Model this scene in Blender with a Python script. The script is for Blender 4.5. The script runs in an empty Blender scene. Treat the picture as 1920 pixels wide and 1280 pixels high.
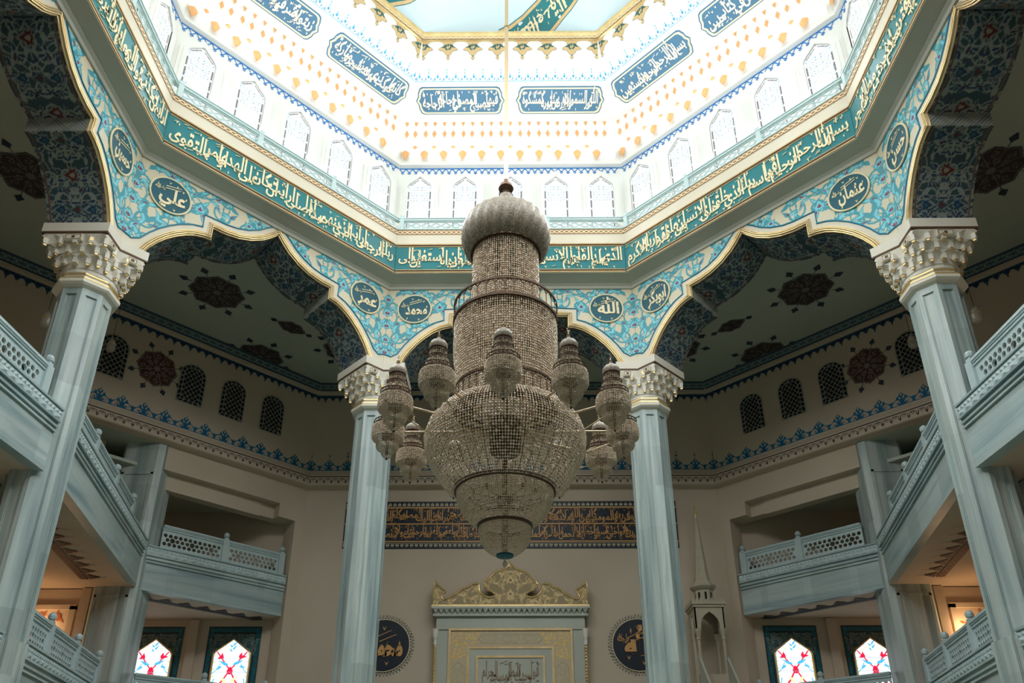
import bpy, math, random
import numpy as np
from mathutils import Matrix, Vector
from mathutils.geometry import tessellate_polygon

# ------------------------------------------------------------------ scene, camera, light
SC = bpy.context.scene
COL = SC.collection
random.seed(7)
RNG = np.random.default_rng(7)
T8 = math.tan(math.pi / 8)

def lin(r, g, b, a=1.0):
    f = lambda c: (c / 255 / 12.92) if c / 255 <= 0.04045 else ((c / 255 + 0.055) / 1.055) ** 2.4
    return (f(r), f(g), f(b), a)

def make_camera():
    pitch, yaw, roll = 0.4215, -0.0064, -0.0008
    cp, sp = math.cos(pitch), math.sin(pitch)
    cy, sy = math.cos(yaw), math.sin(yaw)
    fwd = Vector((sy * cp, cy * cp, sp))
    right = Vector((cy, -sy, 0))
    up = right.cross(fwd)
    r2 = math.cos(roll) * right + math.sin(roll) * up
    u2 = -math.sin(roll) * right + math.cos(roll) * up
    cam = bpy.data.cameras.new('camera')
    cam.sensor_width = 36
    cam.lens = 1453.56 / 1920 * 36
    cam.shift_y = (892.94 - 640) / 1920
    cam.clip_end = 300
    o = bpy.data.objects.new('camera', cam)
    m = Matrix.Identity(4)
    for i in range(3):
        m[i][0], m[i][1], m[i][2] = r2[i], u2[i], -fwd[i]
        m[i][3] = (0.238, -14.72, 1.6)[i]
    o.matrix_world = m
    COL.objects.link(o)
    SC.camera = o

make_camera()
SC.view_settings.view_transform = 'Standard'
SC.view_settings.look = 'None'
SC.view_settings.exposure = 0.28
SC.view_settings.gamma = 1.0
SC.view_settings.use_curve_mapping = False
SC.cycles.max_bounces = 7
SC.cycles.use_adaptive_sampling = True
SC.cycles.adaptive_threshold = 0.03
SC.cycles.diffuse_bounces = 5
SC.cycles.glossy_bounces = 3
SC.cycles.transmission_bounces = 4
SC.cycles.transparent_max_bounces = 14
SC.cycles.sample_clamp_indirect = 6.0
SC.cycles.caustics_reflective = False
SC.cycles.caustics_refractive = False

world = bpy.data.worlds.new('sky')
SC.world = world
world.use_nodes = True
world.node_tree.nodes['Background'].inputs[0].default_value = (0.55, 0.68, 0.8, 1)
world.node_tree.nodes['Background'].inputs[1].default_value = 0.3

def area(name, loc, aim, sx, sy, power, color):
    l = bpy.data.lights.new(name, 'AREA')
    l.shape = 'RECTANGLE'; l.size = sx; l.size_y = sy
    l.energy = power; l.color = color
    o = bpy.data.objects.new(name, l)
    o.location = loc
    o.rotation_euler = (Vector(aim) - Vector(loc)).to_track_quat('-Z', 'Y').to_euler()
    COL.objects.link(o)
    return o

def point(name, loc, power, color, r=0.1):
    l = bpy.data.lights.new(name, 'POINT')
    l.energy = power; l.color = color; l.shadow_soft_size = r
    o = bpy.data.objects.new(name, l); o.location = loc
    COL.objects.link(o)

DAY = (0.96, 0.99, 1.0)
COVE = (1.0, 0.94, 0.86)
for k in range(8):
    a = math.radians(45 * k)
    s, c = math.sin(a), math.cos(a)
    # daylight of the window row of the drum: the low light of the sky and the light that falls into the hall
    area('drum_daylight', (11.9 * s, 11.9 * c, 27.5), (0, 0, 26.6), 8.6, 3.0, 375, DAY)
    area('drum_daylight', (11.85 * s, 11.85 * c, 27.5), (0, 0, 11.0), 8.6, 3.0, 330, DAY).data.spread = math.radians(100)
    # cove lamps on the shelf above the windows, washing the dome base
    area('cove_lamp', (11.75 * s, 11.75 * c, 29.7), (8.5 * s, 8.5 * c, 36), 8.5, 0.3, 90, COVE)

# ------------------------------------------------------------------ materials
def mat(name, rgb=None, rough=0.6, metal=0.0, spec=0.5, attr=False, emit=None, estr=0.0, build=None):
    m = bpy.data.materials.new(name)
    m.use_nodes = True
    nt = m.node_tree
    b = nt.nodes['Principled BSDF']
    b.inputs['Roughness'].default_value = rough
    b.inputs['Metallic'].default_value = metal
    b.inputs['Specular IOR Level'].default_value = spec
    if rgb is not None:
        b.inputs['Base Color'].default_value = lin(*rgb)
    if attr:
        a = nt.nodes.new('ShaderNodeAttribute'); a.attribute_name = 'Col'
        if estr: b.inputs['Base Color'].default_value = (.02, .02, .02, 1)
        else: nt.links.new(a.outputs['Color'], b.inputs['Base Color'])
        if estr:
            nt.links.new(a.outputs['Color'], b.inputs['Emission Color'])
            b.inputs['Emission Strength'].default_value = estr
    elif emit is not None:
        b.inputs['Emission Color'].default_value = lin(*emit)
        b.inputs['Emission Strength'].default_value = estr
    if build:
        build(nt, b)
    return m

def ramp(nt, fac, stops):
    r = nt.nodes.new('ShaderNodeValToRGB')
    while len(r.color_ramp.elements) < len(stops):
        r.color_ramp.elements.new(0.5)
    for e, (p, c) in zip(r.color_ramp.elements, stops):
        e.position = p; e.color = lin(*c)
    nt.links.new(fac, r.inputs[0])
    return r.outputs[0]

def noise_color(scale, stops, detail=4.0, distort=0.0, rough=0.5, snap=None):
    def f(nt, b):
        tc = nt.nodes.new('ShaderNodeTexCoord')
        mp = nt.nodes.new('ShaderNodeMapping'); mp.inputs['Scale'].default_value = scale
        nz = nt.nodes.new('ShaderNodeTexNoise')
        nz.inputs['Scale'].default_value = 1.0; nz.inputs['Detail'].default_value = detail
        nz.inputs['Distortion'].default_value = distort; nz.inputs['Roughness'].default_value = rough
        nt.links.new(tc.outputs['Object'], mp.inputs[0]); nt.links.new(mp.outputs[0], nz.inputs[0])
        col = ramp(nt, nz.outputs['Fac'], stops)
        if snap:                                   # slabs of stone of slightly different tone
            sn = nt.nodes.new('ShaderNodeVectorMath'); sn.operation = 'SNAP'; sn.inputs[1].default_value = snap
            wn = nt.nodes.new('ShaderNodeTexWhiteNoise'); wn.noise_dimensions = '3D'
            mr = nt.nodes.new('ShaderNodeMapRange'); mr.inputs['To Min'].default_value = .86; mr.inputs['To Max'].default_value = 1.08
            mx = nt.nodes.new('ShaderNodeVectorMath'); mx.operation = 'SCALE'
            nt.links.new(tc.outputs['Object'], sn.inputs[0]); nt.links.new(sn.outputs[0], wn.inputs[0])
            nt.links.new(wn.outputs['Value'], mr.inputs['Value']); nt.links.new(col, mx.inputs[0]); nt.links.new(mr.outputs[0], mx.inputs['Scale'])
            col = mx.outputs[0]
        nt.links.new(col, b.inputs['Base Color'])
    return f

M = {}
M['plaster'] = mat('cream_plaster', rough=0.85, build=noise_color((.35, .35, .35), [(.3, (196, 179, 158)), (.7, (204, 188, 168))]))
M['cream'] = mat('cream_paint', rough=0.6, build=noise_color((.4, .4, .4), [(.3, (224, 214, 192)), (.7, (232, 222, 202))]))
M['white'] = mat('white_plaster', rough=0.7, build=noise_color((.5, .5, .5), [(.3, (236, 234, 228)), (.7, (243, 242, 238))]))
M['soffit'] = mat('grey_green_soffit', rough=0.8, build=noise_color((.4, .4, .4), [(.3, (188, 186, 172)), (.7, (198, 195, 182))]))
M['ceil'] = mat('pale_green_ceiling', rough=0.85, build=noise_color((.3, .3, .3), [(.3, (176, 184, 170)), (.7, (186, 192, 178))]))
M['gold'] = mat('gold_leaf', rough=0.35, metal=0.65, build=noise_color((3, 3, 3), [(.3, (222, 188, 128)), (.7, (240, 214, 160))]))
M['goldpaint'] = mat('gold_paint', rough=0.45, metal=0.15, build=noise_color((3, 3, 3), [(.3, (214, 178, 122)), (.7, (230, 200, 148))]))
M['drops'] = mat('peach_gilding', (222, 166, 108), 0.5)
M['brown'] = mat('brown_line', (96, 66, 44), 0.6)
M['letters'] = mat('cream_lettering', (250, 232, 190), 0.5)
M['whitegold'] = mat('white_lettering', (252, 240, 222), 0.5)
M['goldletters'] = mat('ochre_gold_lettering', (214, 158, 92), 0.5)
M['teal'] = mat('teal_panel', rough=0.5, build=noise_color((.6, .6, .6), [(.3, (24, 116, 124)), (.7, (34, 128, 134))]))
M['tealdark'] = mat('deep_teal_panel', (20, 88, 104), 0.5)
M['navy'] = mat('navy_panel', (6, 22, 40), 0.5)
M['blueline'] = mat('blue_line', (20, 128, 158), 0.5)
M['steelblue'] = mat('steel_blue_panel', (64, 116, 150), 0.5)
M['skyblue'] = mat('sky_blue_dome', rough=0.7, build=noise_color((.2, .2, .2), [(.3, (212, 234, 242)), (.7, (220, 238, 245))]))
M['paint'] = mat('painted_ornament', rough=0.7, attr=True)
M['tilepaint'] = mat('painted_tile_ornament', rough=0.45, attr=True)
M['glow'] = mat('stained_glass', rough=0.3, attr=True, estr=1.25)
M['drumglass'] = mat('drum_window_glass', rough=0.3, attr=True, estr=1.12)
M['marble'] = mat('blue_grey_marble', rough=0.35, build=noise_color((2.2, 2.2, .16), [(.28, (122, 139, 142)), (.45, (164, 178, 176)), (.62, (190, 199, 194)), (.75, (144, 161, 163))], 5, .4, snap=(.9, .9, 1.7)))
M['marbleh'] = mat('streaked_grey_marble', rough=0.4, build=noise_color((.16, .16, 2.6), [(.28, (120, 144, 150)), (.45, (162, 180, 180)), (.6, (182, 194, 191)), (.75, (138, 159, 163))], 5, .4, snap=(1.5, 1.5, .9)))
M['stone'] = mat('carved_pale_stone', rough=0.6, build=noise_color((1, 1, 1), [(.3, (222, 214, 198)), (.7, (232, 225, 210))]))
M['balus'] = mat('pale_marble_lattice', rough=0.5, build=noise_color((1, 1, 1), [(.3, (176, 194, 196)), (.7, (192, 208, 208))]))
M['drumrail'] = mat('pale_aqua_stone', rough=0.6, build=noise_color((1, 1, 1), [(.3, (196, 216, 216)), (.7, (206, 224, 224))]))
M['dark'] = mat('dark_glass', (10, 16, 26), 0.25)
M['mihrab'] = mat('grey_green_marble', rough=0.45, build=noise_color((.5, .5, .5), [(.3, (172, 174, 162)), (.7, (186, 187, 174))]))
M['field'] = mat('beige_carved_field', (196, 178, 150), 0.6)
M['pulpit'] = mat('aged_pulpit_stone', (184, 172, 150), 0.65)
M['lattice'] = mat('grey_lattice', (150, 150, 140), 0.7)
M['carpet'] = mat('green_carpet', rough=0.95, build=noise_color((1.5, 1.5, 1.5), [(.3, (104, 122, 112)), (.7, (126, 140, 126))]))
M['metal'] = mat('bronze_frame', (92, 70, 54), 0.4, 0.6)
M['brass'] = mat('pale_brass', (196, 172, 136), 0.3, 0.7)
M['shell'] = mat('beaded_dome', rough=0.5, build=noise_color((24, 24, 24), [(.35, (124, 112, 96)), (.65, (176, 164, 144))], 2))
M['lamp'] = mat('warm_bulb', (255, 220, 160), 0.5, emit=(255, 190, 110), estr=14.0)

def crystal(name, rgb, tr):
    m = mat(name, rgb, 0.12, 0.0, 0.9)
    nt = m.node_tree; b = nt.nodes['Principled BSDF']; out = nt.nodes['Material Output']
    t = nt.nodes.new('ShaderNodeBsdfTransparent'); t.inputs[0].default_value = (.95, .92, .88, 1)
    mx = nt.nodes.new('ShaderNodeMixShader'); mx.inputs[0].default_value = tr
    nt.links.new(b.outputs[0], mx.inputs[1]); nt.links.new(t.outputs[0], mx.inputs[2])
    nt.links.new(mx.outputs[0], out.inputs[0])
    return m
M['crystal'] = crystal('smoky_crystal', (232, 212, 186), 0.16)
M['crystalbowl'] = crystal('bright_crystal', (236, 218, 194), 0.24)
M['lampglass'] = crystal('clear_lamp_glass', (206, 200, 188), 0.45)

# ------------------------------------------------------------------ object helpers
def mesh_from(name, V, F, mats=(), mi=None, smooth=False, colors=None):
    V = np.asarray(V, dtype=np.float32)
    me = bpy.data.meshes.new(name)
    if isinstance(F, np.ndarray):
        n = len(F); k = F.shape[1]
        me.vertices.add(len(V)); me.vertices.foreach_set('co', V.ravel())
        me.loops.add(n * k); me.loops.foreach_set('vertex_index', F.astype(np.int32).ravel())
        me.polygons.add(n)
        me.polygons.foreach_set('loop_start', np.arange(0, n * k, k, dtype=np.int32))
        me.update(calc_edges=True)
    else:
        me.from_pydata(V.tolist(), [], F)
        me.update()
    for m in mats:
        me.materials.append(m)
    if mi is not None and len(me.polygons):
        me.polygons.foreach_set('material_index', np.asarray(mi, dtype=np.int32))
    if smooth:
        me.polygons.foreach_set('use_smooth', np.ones(len(me.polygons), dtype=bool))
    if colors is not None:
        at = me.color_attributes.new('Col', 'FLOAT_COLOR', 'POINT')
        at.data.foreach_set('color', np.asarray(colors, dtype=np.float32).ravel())
    return me

class MB:
    """collects shapes; build() links them as one mesh object"""
    def __init__(s):
        s.V = []; s.F = []; s.I = []; s.m = 0
    def add(s, V, F, m=None):
        o = len(s.V); m = s.m if m is None else m
        s.V.extend([tuple(map(float, v)) for v in V])
        for f in F:
            s.F.append([int(i) + o for i in f]); s.I.append(m)
        return s
    def box(s, x0, x1, y0, y1, z0, z1, m=None, M4=None):
        V = [(x, y, z) for z in (z0, z1) for y in (y0, y1) for x in (x0, x1)]
        if M4 is not None: V = [tuple(M4 @ Vector(v)) for v in V]
        return s.add(V, [(0, 2, 3, 1), (4, 5, 7, 6), (0, 1, 5, 4), (2, 6, 7, 3), (0, 4, 6, 2), (1, 3, 7, 5)], m)
    def prism(s, poly, z0, z1, m=None, top=None):
        n = len(poly); top = top or poly
        V = [(x, y, z0) for x, y in poly] + [(x, y, z1) for x, y in top]
        F = [(i, (i + 1) % n, n + (i + 1) % n, n + i) for i in range(n)] + [tuple(range(n - 1, -1, -1)), tuple(range(n, 2 * n))]
        return s.add(V, F, m)
    def lathe(s, prof, n, c=(0, 0, 0), m=None, rot=0.0, closed=False, rfun=None, arc=None):
        V = []; full = arc is None
        k = n if full else n + 1
        for r, z in prof:
            for i in range(k):
                a = rot + (2 * math.pi * i / n if full else arc[0] + (arc[1] - arc[0]) * i / n)
                rr = r * (rfun(a, z) if rfun else 1)
                V.append((c[0] + rr * math.sin(a), c[1] + rr * math.cos(a), c[2] + z))
        F = []; L = len(prof)
        for j in range(L - 1 + (1 if closed else 0)):
            for i in range(n if full else n):
                i2 = (i + 1) % k
                j2 = (j + 1) % L
                F.append((j * k + i, j2 * k + i, j2 * k + i2, j * k + i2))
        return s.add(V, F, m)
    def tube(s, p, q, r, n=6, m=None, r2=None):
        p = Vector(p); q = Vector(q); d = q - p
        if d.length < 1e-6: return s
        u = d.orthogonal().normalized(); w = d.cross(u).normalized()
        r2 = r if r2 is None else r2
        V = []
        for c, rr in ((p, r), (q, r2)):
            for i in range(n):
                a = 2 * math.pi * i / n
                V.append(c + rr * (math.cos(a) * u + math.sin(a) * w))
        return s.add(V, [(i, (i + 1) % n, n + (i + 1) % n, n + i) for i in range(n)] + [tuple(range(n - 1, -1, -1)), tuple(range(n, 2 * n))], m)
    def path(s, pts, r, n=6, m=None, closed=False):
        P = [Vector(p) for p in pts]; L = len(P); V = []
        for i, p in enumerate(P):
            a = P[i - 1] if (i or closed) else P[i]; b = P[(i + 1) % L] if (i < L - 1 or closed) else P[i]
            t = (b - a).normalized()
            u = t.cross(Vector((.137, .211, .97))).normalized(); w = t.cross(u)
            for k in range(n):
                an = 2 * math.pi * k / n
                V.append(p + r * (math.cos(an) * u + math.sin(an) * w))
        F = [(i * n + k, i * n + (k + 1) % n, ((i + 1) % L) * n + (k + 1) % n, ((i + 1) % L) * n + k) for i in range(L if closed else L - 1) for k in range(n)]
        return s.add(V, F, m)
    def plate(s, loops, y0, y1, m=None, side=None):
        """2D loops (outer first, then holes) in x,z; thickness y0..y1 (y0 towards the viewer)"""
        tri = tessellate_polygon([[Vector((x, z, 0)) for x, z in l] for l in loops])
        pts = [p for l in loops for p in l]; n = len(pts)
        V = [(x, y0, z) for x, z in pts] + [(x, y1, z) for x, z in pts]
        s.add(V, [t for t in tri] + [tuple(n + i for i in t[::-1]) for t in tri], m)
        o = len(s.V) - 2 * n; b = 0
        for l in loops:
            k = len(l)
            for i in range(k):
                s.F.append([o + b + i, o + b + (i + 1) % k, o + n + b + (i + 1) % k, o + n + b + i]); s.I.append((s.m if m is None else m) if side is None else side)
            b += k
        return s
    def mesh(s, name, mats, smooth=False):
        return mesh_from(name, s.V, s.F, mats, s.I, smooth)
    def build(s, name, mats, parent=None, loc=(0, 0, 0), rz=0.0, smooth=False):
        if not isinstance(mats, (list, tuple)): mats = [mats]
        return put(name, s.mesh(name, mats, smooth), parent, loc, rz)

def put(name, me, parent=None, loc=(0, 0, 0), rz=0.0):
    o = bpy.data.objects.new(name, me)
    o.location = loc; o.rotation_euler = (0, 0, rz)
    COL.objects.link(o)
    if parent is not None: o.parent = parent
    return o

def struct(o):
    o['kind'] = 'structure'; return o

def tag(o, label, cat, group=None):
    o['label'] = label; o['category'] = cat
    if group: o['group'] = group
    return o

def thing(name, label, cat, loc=(0, 0, 0), rz=0.0, group=None):
    o = bpy.data.objects.new(name, None)
    o.location = loc; o.rotation_euler = (0, 0, rz)
    o.empty_display_size = .2
    COL.objects.link(o)
    return tag(o, label, cat, group)

def copy_tree(src, label, loc=None, rz=None):
    def cp(o, par):
        c = o.copy(); COL.objects.link(c)
        if par is not None: c.parent = par
        for ch in KIDS.get(o.name, []): cp(ch, c)
        return c
    KIDS = {}
    for o in ALLKIDS(src): KIDS.setdefault(o.parent.name, []).append(o)
    c = cp(src, None)
    if loc is not None: c.location = loc
    if rz is not None: c.rotation_euler = (0, 0, rz)
    c['label'] = label
    return c

def ALLKIDS(o):
    r = []
    for ch in o.children:
        r.append(ch); r += ALLKIDS(ch)
    return r

def frame(phi):
    return -math.radians(phi)
PHIS = [0, 45, 90, 135, 180, -135, -90, -45]
SIDE = {0: 'front', 45: 'front_right', 90: 'right', 135: 'rear_right', 180: 'rear', -135: 'rear_left', -90: 'left', -45: 'front_left'}
SAY = {0: 'front', 45: 'pulpit-side diagonal', 90: 'pulpit-side', 135: 'rear pulpit-side', 180: 'rear', -135: 'rear away-from-pulpit', -90: 'side away from the pulpit,', -45: 'diagonal away from the pulpit,'}
SAY = {0: 'over the front arch', 45: 'over the diagonal arch on the pulpit side', 90: 'over the side arch on the pulpit side', 135: 'over the rear diagonal on the pulpit side', 180: 'over the rear arch',
       -135: 'over the rear diagonal away from the pulpit', -90: 'over the side arch away from the pulpit', -45: 'over the diagonal arch away from the pulpit'}
def octring(prof, mids=None):
    """regular octagon ring from (apothem, z) points"""
    b = MB(); c = 1 / math.cos(math.pi / 8)
    for i in range(len(prof) - 1):
        b.lathe([(prof[i][0] * c, prof[i][1]), (prof[i + 1][0] * c, prof[i + 1][1])], 8, rot=math.pi / 8, m=mids[i] if mids else 0)
    return b

def facet_pt(phi, u, v, z):
    a = math.radians(phi)
    return (u * math.cos(a) + v * math.sin(a), -u * math.sin(a) + v * math.cos(a), z)
# ------------------------------------------------------------------ painted ornament: a small raster painter turned into coloured mesh
class Cv:
    def __init__(s, x0, x1, y0, y1, res, bg=None):
        s.x0, s.y0, s.res = x0, y0, res
        s.W = int(round((x1 - x0) / res)) + 1; s.H = int(round((y1 - y0) / res)) + 1
        s.A = np.zeros((s.H, s.W, 4), dtype=np.float32)
        s.X, s.Y = np.meshgrid(x0 + np.arange(s.W) * res, y0 + np.arange(s.H) * res)
        if bg is not None: s.A[:] = lin(*bg)
    def _win(s, xa, xb, ya, yb):
        i0 = max(0, int((xa - s.x0) / s.res)); i1 = min(s.W, int((xb - s.x0) / s.res) + 2)
        j0 = max(0, int((ya - s.y0) / s.res)); j1 = min(s.H, int((yb - s.y0) / s.res) + 2)
        return slice(j0, max(j0, j1)), slice(i0, max(i0, i1))
    def disc(s, x, y, r, c):
        w = s._win(x - r, x + r, y - r, y + r)
        m = (s.X[w] - x) ** 2 + (s.Y[w] - y) ** 2 <= r * r
        s.A[w][m] = c
    def stroke(s, pts, r, c, r2=None):
        c = lin(*c) if len(c) == 3 else c
        P = np.asarray(pts, float)
        d = np.r_[0, np.cumsum(np.hypot(*np.diff(P, axis=0).T))]
        n = max(2, int(d[-1] / max(s.res * .6, min(r, r2 or r) * .5)) + 1)
        t = np.linspace(0, d[-1], n)
        xs = np.interp(t, d, P[:, 0]); ys = np.interp(t, d, P[:, 1])
        for i in range(n):
            rr = r if r2 is None else r + (r2 - r) * i / (n - 1)
            s.disc(xs[i], ys[i], max(rr, s.res * .5), c)
    def poly(s, pts, c):
        c = lin(*c) if len(c) == 3 else c
        P = np.asarray(pts, float)
        w = s._win(P[:, 0].min(), P[:, 0].max(), P[:, 1].min(), P[:, 1].max())
        X, Y = s.X[w], s.Y[w]
        if X.size == 0: return
        ins = np.zeros(X.shape, bool)
        for (xa, ya), (xb, yb) in zip(P, np.roll(P, -1, axis=0)):
            if ya == yb: continue
            cr = ((ya > Y) != (yb > Y)) & (X < (xb - xa) * (Y - ya) / (yb - ya) + xa)
            ins ^= cr
        s.A[w][ins] = c
    def mirror_x(s):
        s.A = np.where(s.A[..., 3:4] > 0.5, s.A, s.A[:, ::-1]) if False else s.A
        h = s.W // 2
        s.A[:, :h] = s.A[:, ::-1][:, :h]
    def mesh(s, name, fn, material, keep=None):
        ok = s.A[..., 3] > .5
        if keep is not None: ok &= keep(s.X, s.Y)
        idx = -np.ones(ok.shape, np.int64)
        idx[ok] = np.arange(ok.sum())
        q = ok[:-1, :-1] & ok[1:, :-1] & ok[:-1, 1:] & ok[1:, 1:]
        F = np.stack([idx[:-1, :-1][q], idx[:-1, 1:][q], idx[1:, 1:][q], idx[1:, :-1][q]], 1)
        V = np.stack(fn(s.X[ok], s.Y[ok]), 1)
        return mesh_from(name, V, F, [material], colors=s.A[ok])

def spiral(cx, cy, R, a0, turns, sgn, n=26, r0=.12):
    t = np.linspace(0, 1, n)
    a = a0 + sgn * t * turns * 2 * math.pi
    r = R * (1 - (1 - r0) * t)
    return np.stack([cx + r * np.cos(a), cy + r * np.sin(a)], 1)

def leaf(x, y, ang, L, W, bend=.35, n=12):
    t = np.linspace(0, 1, n)
    w = W * np.sin(np.pi * t ** .7) * (1 - .25 * t)
    cx = L * t; cyv = bend * L * t * t
    up = np.stack([cx, cyv + w], 1); dn = np.stack([cx, cyv - w * .55], 1)[::-1]
    P = np.r_[up, dn]
    c, s_ = math.cos(ang), math.sin(ang)
    return np.stack([x + P[:, 0] * c - P[:, 1] * s_, y + P[:, 0] * s_ + P[:, 1] * c], 1)

def arabesque(cv, x0, x1, y0, y1, cols, scale=1.0, seed=3, dens=1.0):
    """scrolling vines with half-palmettes; cols = outline, fill, accent"""
    rg = np.random.default_rng(seed)
    out, fil, acc = cols
    pts = []
    tries = int(900 * dens)
    for _ in range(tries):
        p = np.array([rg.uniform(x0, x1), rg.uniform(y0, y1)])
        if all(np.hypot(*(p - q)) > .62 * scale for q in pts): pts.append(p)
    jobs = []
    for i, p in enumerate(pts):
        R = scale * rg.uniform(.30, .42); sg = 1 if rg.random() < .5 else -1; a0 = rg.uniform(0, 6.28)
        sp = spiral(p[0], p[1], R, a0, rg.uniform(.9, 1.4), sg)
        jobs.append((sp, R, sg))
    # connecting stems
    for i, p in enumerate(pts):
        d = [np.hypot(*(p - q)) if j != i else 9e9 for j, q in enumerate(pts)]
        for j in np.argsort(d)[:2]:
            q = pts[j]; m = (p + q) / 2 + np.array([q[1] - p[1], p[0] - q[0]]) * .35
            t = np.linspace(0, 1, 14)[:, None]
            cv.stroke((1 - t) ** 2 * p + 2 * t * (1 - t) * m + t * t * q, .024 * scale, out)
    L = []
    for sp, R, sg in jobs:
        cv.stroke(sp, .034 * scale, out, .05 * scale)
        for f in (0, .3, .6):
            i = int(f * (len(sp) - 2)); d = sp[i + 1] - sp[i]; an = math.atan2(d[1], d[0])
            for k in (-1, 1):
                L.append((sp[i][0], sp[i][1], an + k * rg.uniform(.5, 1.1), scale * rg.uniform(.3, .46), scale * rg.uniform(.1, .15), k * .45))
        e = sp[-1]; L.append((e[0], e[1], rg.uniform(0, 6.28), .22 * scale, .1 * scale, .2))
    for (x, y, an, l, w, b) in L: cv.poly(leaf(x, y, an, l, w, b), out)
    for (x, y, an, l, w, b) in L[::3] + L[1::3]:
        cv.poly(leaf(x + .05 * l * math.cos(an), y + .05 * l * math.sin(an), an, l * .8, w * .62, b), fil)
    for (x, y, an, l, w, b) in L[::5]:
        cv.poly(leaf(x + .12 * l * math.cos(an), y + .12 * l * math.sin(an), an, l * .5, w * .36, b), acc)

def palmette(cv, x, y, s, cols, up=1):
    out, fil, acc = cols
    for r, c in ((1.0, out), (.72, fil), (.34, acc)):
        P = [(0, -.5), (.28, -.3), (.62, -.42), (.5, -.02), (.72, .2), (.38, .25), (.22, .6), (0, .95)]
        P = P + [(-a, b) for a, b in P[::-1]]
        cv.poly([(x + a * s * r, y + up * b * s * r) for a, b in P], c)

# ------------------------------------------------------------------ Arabic lettering
_FORMS = {0x621: (0xFE80, 1), 0x622: (0xFE81, 2), 0x623: (0xFE83, 2), 0x624: (0xFE85, 2), 0x625: (0xFE87, 2), 0x626: (0xFE89, 4),
          0x627: (0xFE8D, 2), 0x628: (0xFE8F, 4), 0x629: (0xFE93, 2), 0x62A: (0xFE95, 4), 0x62B: (0xFE99, 4), 0x62C: (0xFE9D, 4),
          0x62D: (0xFEA1, 4), 0x62E: (0xFEA5, 4), 0x62F: (0xFEA9, 2), 0x630: (0xFEAB, 2), 0x631: (0xFEAD, 2), 0x632: (0xFEAF, 2),
          0x633: (0xFEB1, 4), 0x634: (0xFEB5, 4), 0x635: (0xFEB9, 4), 0x636: (0xFEBD, 4), 0x637: (0xFEC1, 4), 0x638: (0xFEC5, 4),
          0x639: (0xFEC9, 4), 0x63A: (0xFECD, 4), 0x641: (0xFED1, 4), 0x642: (0xFED5, 4), 0x643: (0xFED9, 4), 0x644: (0xFEDD, 4),
          0x645: (0xFEE1, 4), 0x646: (0xFEE5, 4), 0x647: (0xFEE9, 4), 0x648: (0xFEED, 2), 0x649: (0xFEEF, 2), 0x64A: (0xFEF1, 4)}

def shape(word):
    if word == 'الله': return '\ufdf2'
    g = []; i = 0
    while i < len(word):
        if word[i] == 'ل' and i + 1 < len(word) and word[i + 1] in 'اأإآ': g.append('LA'); i += 2
        else: g.append(word[i]); i += 1
    out = []
    for i, ch in enumerate(g):
        nf = 2 if ch == 'LA' else _FORMS[ord(ch)][1]
        pj = i > 0 and g[i - 1] != 'LA' and _FORMS[ord(g[i - 1])][1] == 4 and nf >= 2
        nj = nf == 4 and i + 1 < len(g) and (g[i + 1] == 'LA' or _FORMS[ord(g[i + 1])][1] >= 2)
        base = 0xFEFB if ch == 'LA' else _FORMS[ord(ch)][0]
        out.append(chr(base + (3 if pj and nj else 1 if pj else 2 if nj else 0)))
    return ''.join(reversed(out))

_WORDS = {}
def word_mesh(word, bold):
    k = (word, bold)
    if k not in _WORDS:
        c = bpy.data.curves.new('w', 'FONT'); c.body = shape(word); c.size = 1.0
        c.resolution_u = 3; c.extrude = .02; c.offset = bold
        o = bpy.data.objects.new('w', c)
        me = bpy.data.meshes.new_from_object(o)
        V = np.zeros(len(me.vertices) * 3, np.float32); me.vertices.foreach_get('co', V)
        F = [tuple(p.vertices) for p in me.polygons]
        bpy.data.meshes.remove(me); bpy.data.objects.remove(o); bpy.data.curves.remove(c)
        _WORDS[k] = (V.reshape(-1, 3), F)
    return _WORDS[k]

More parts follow.
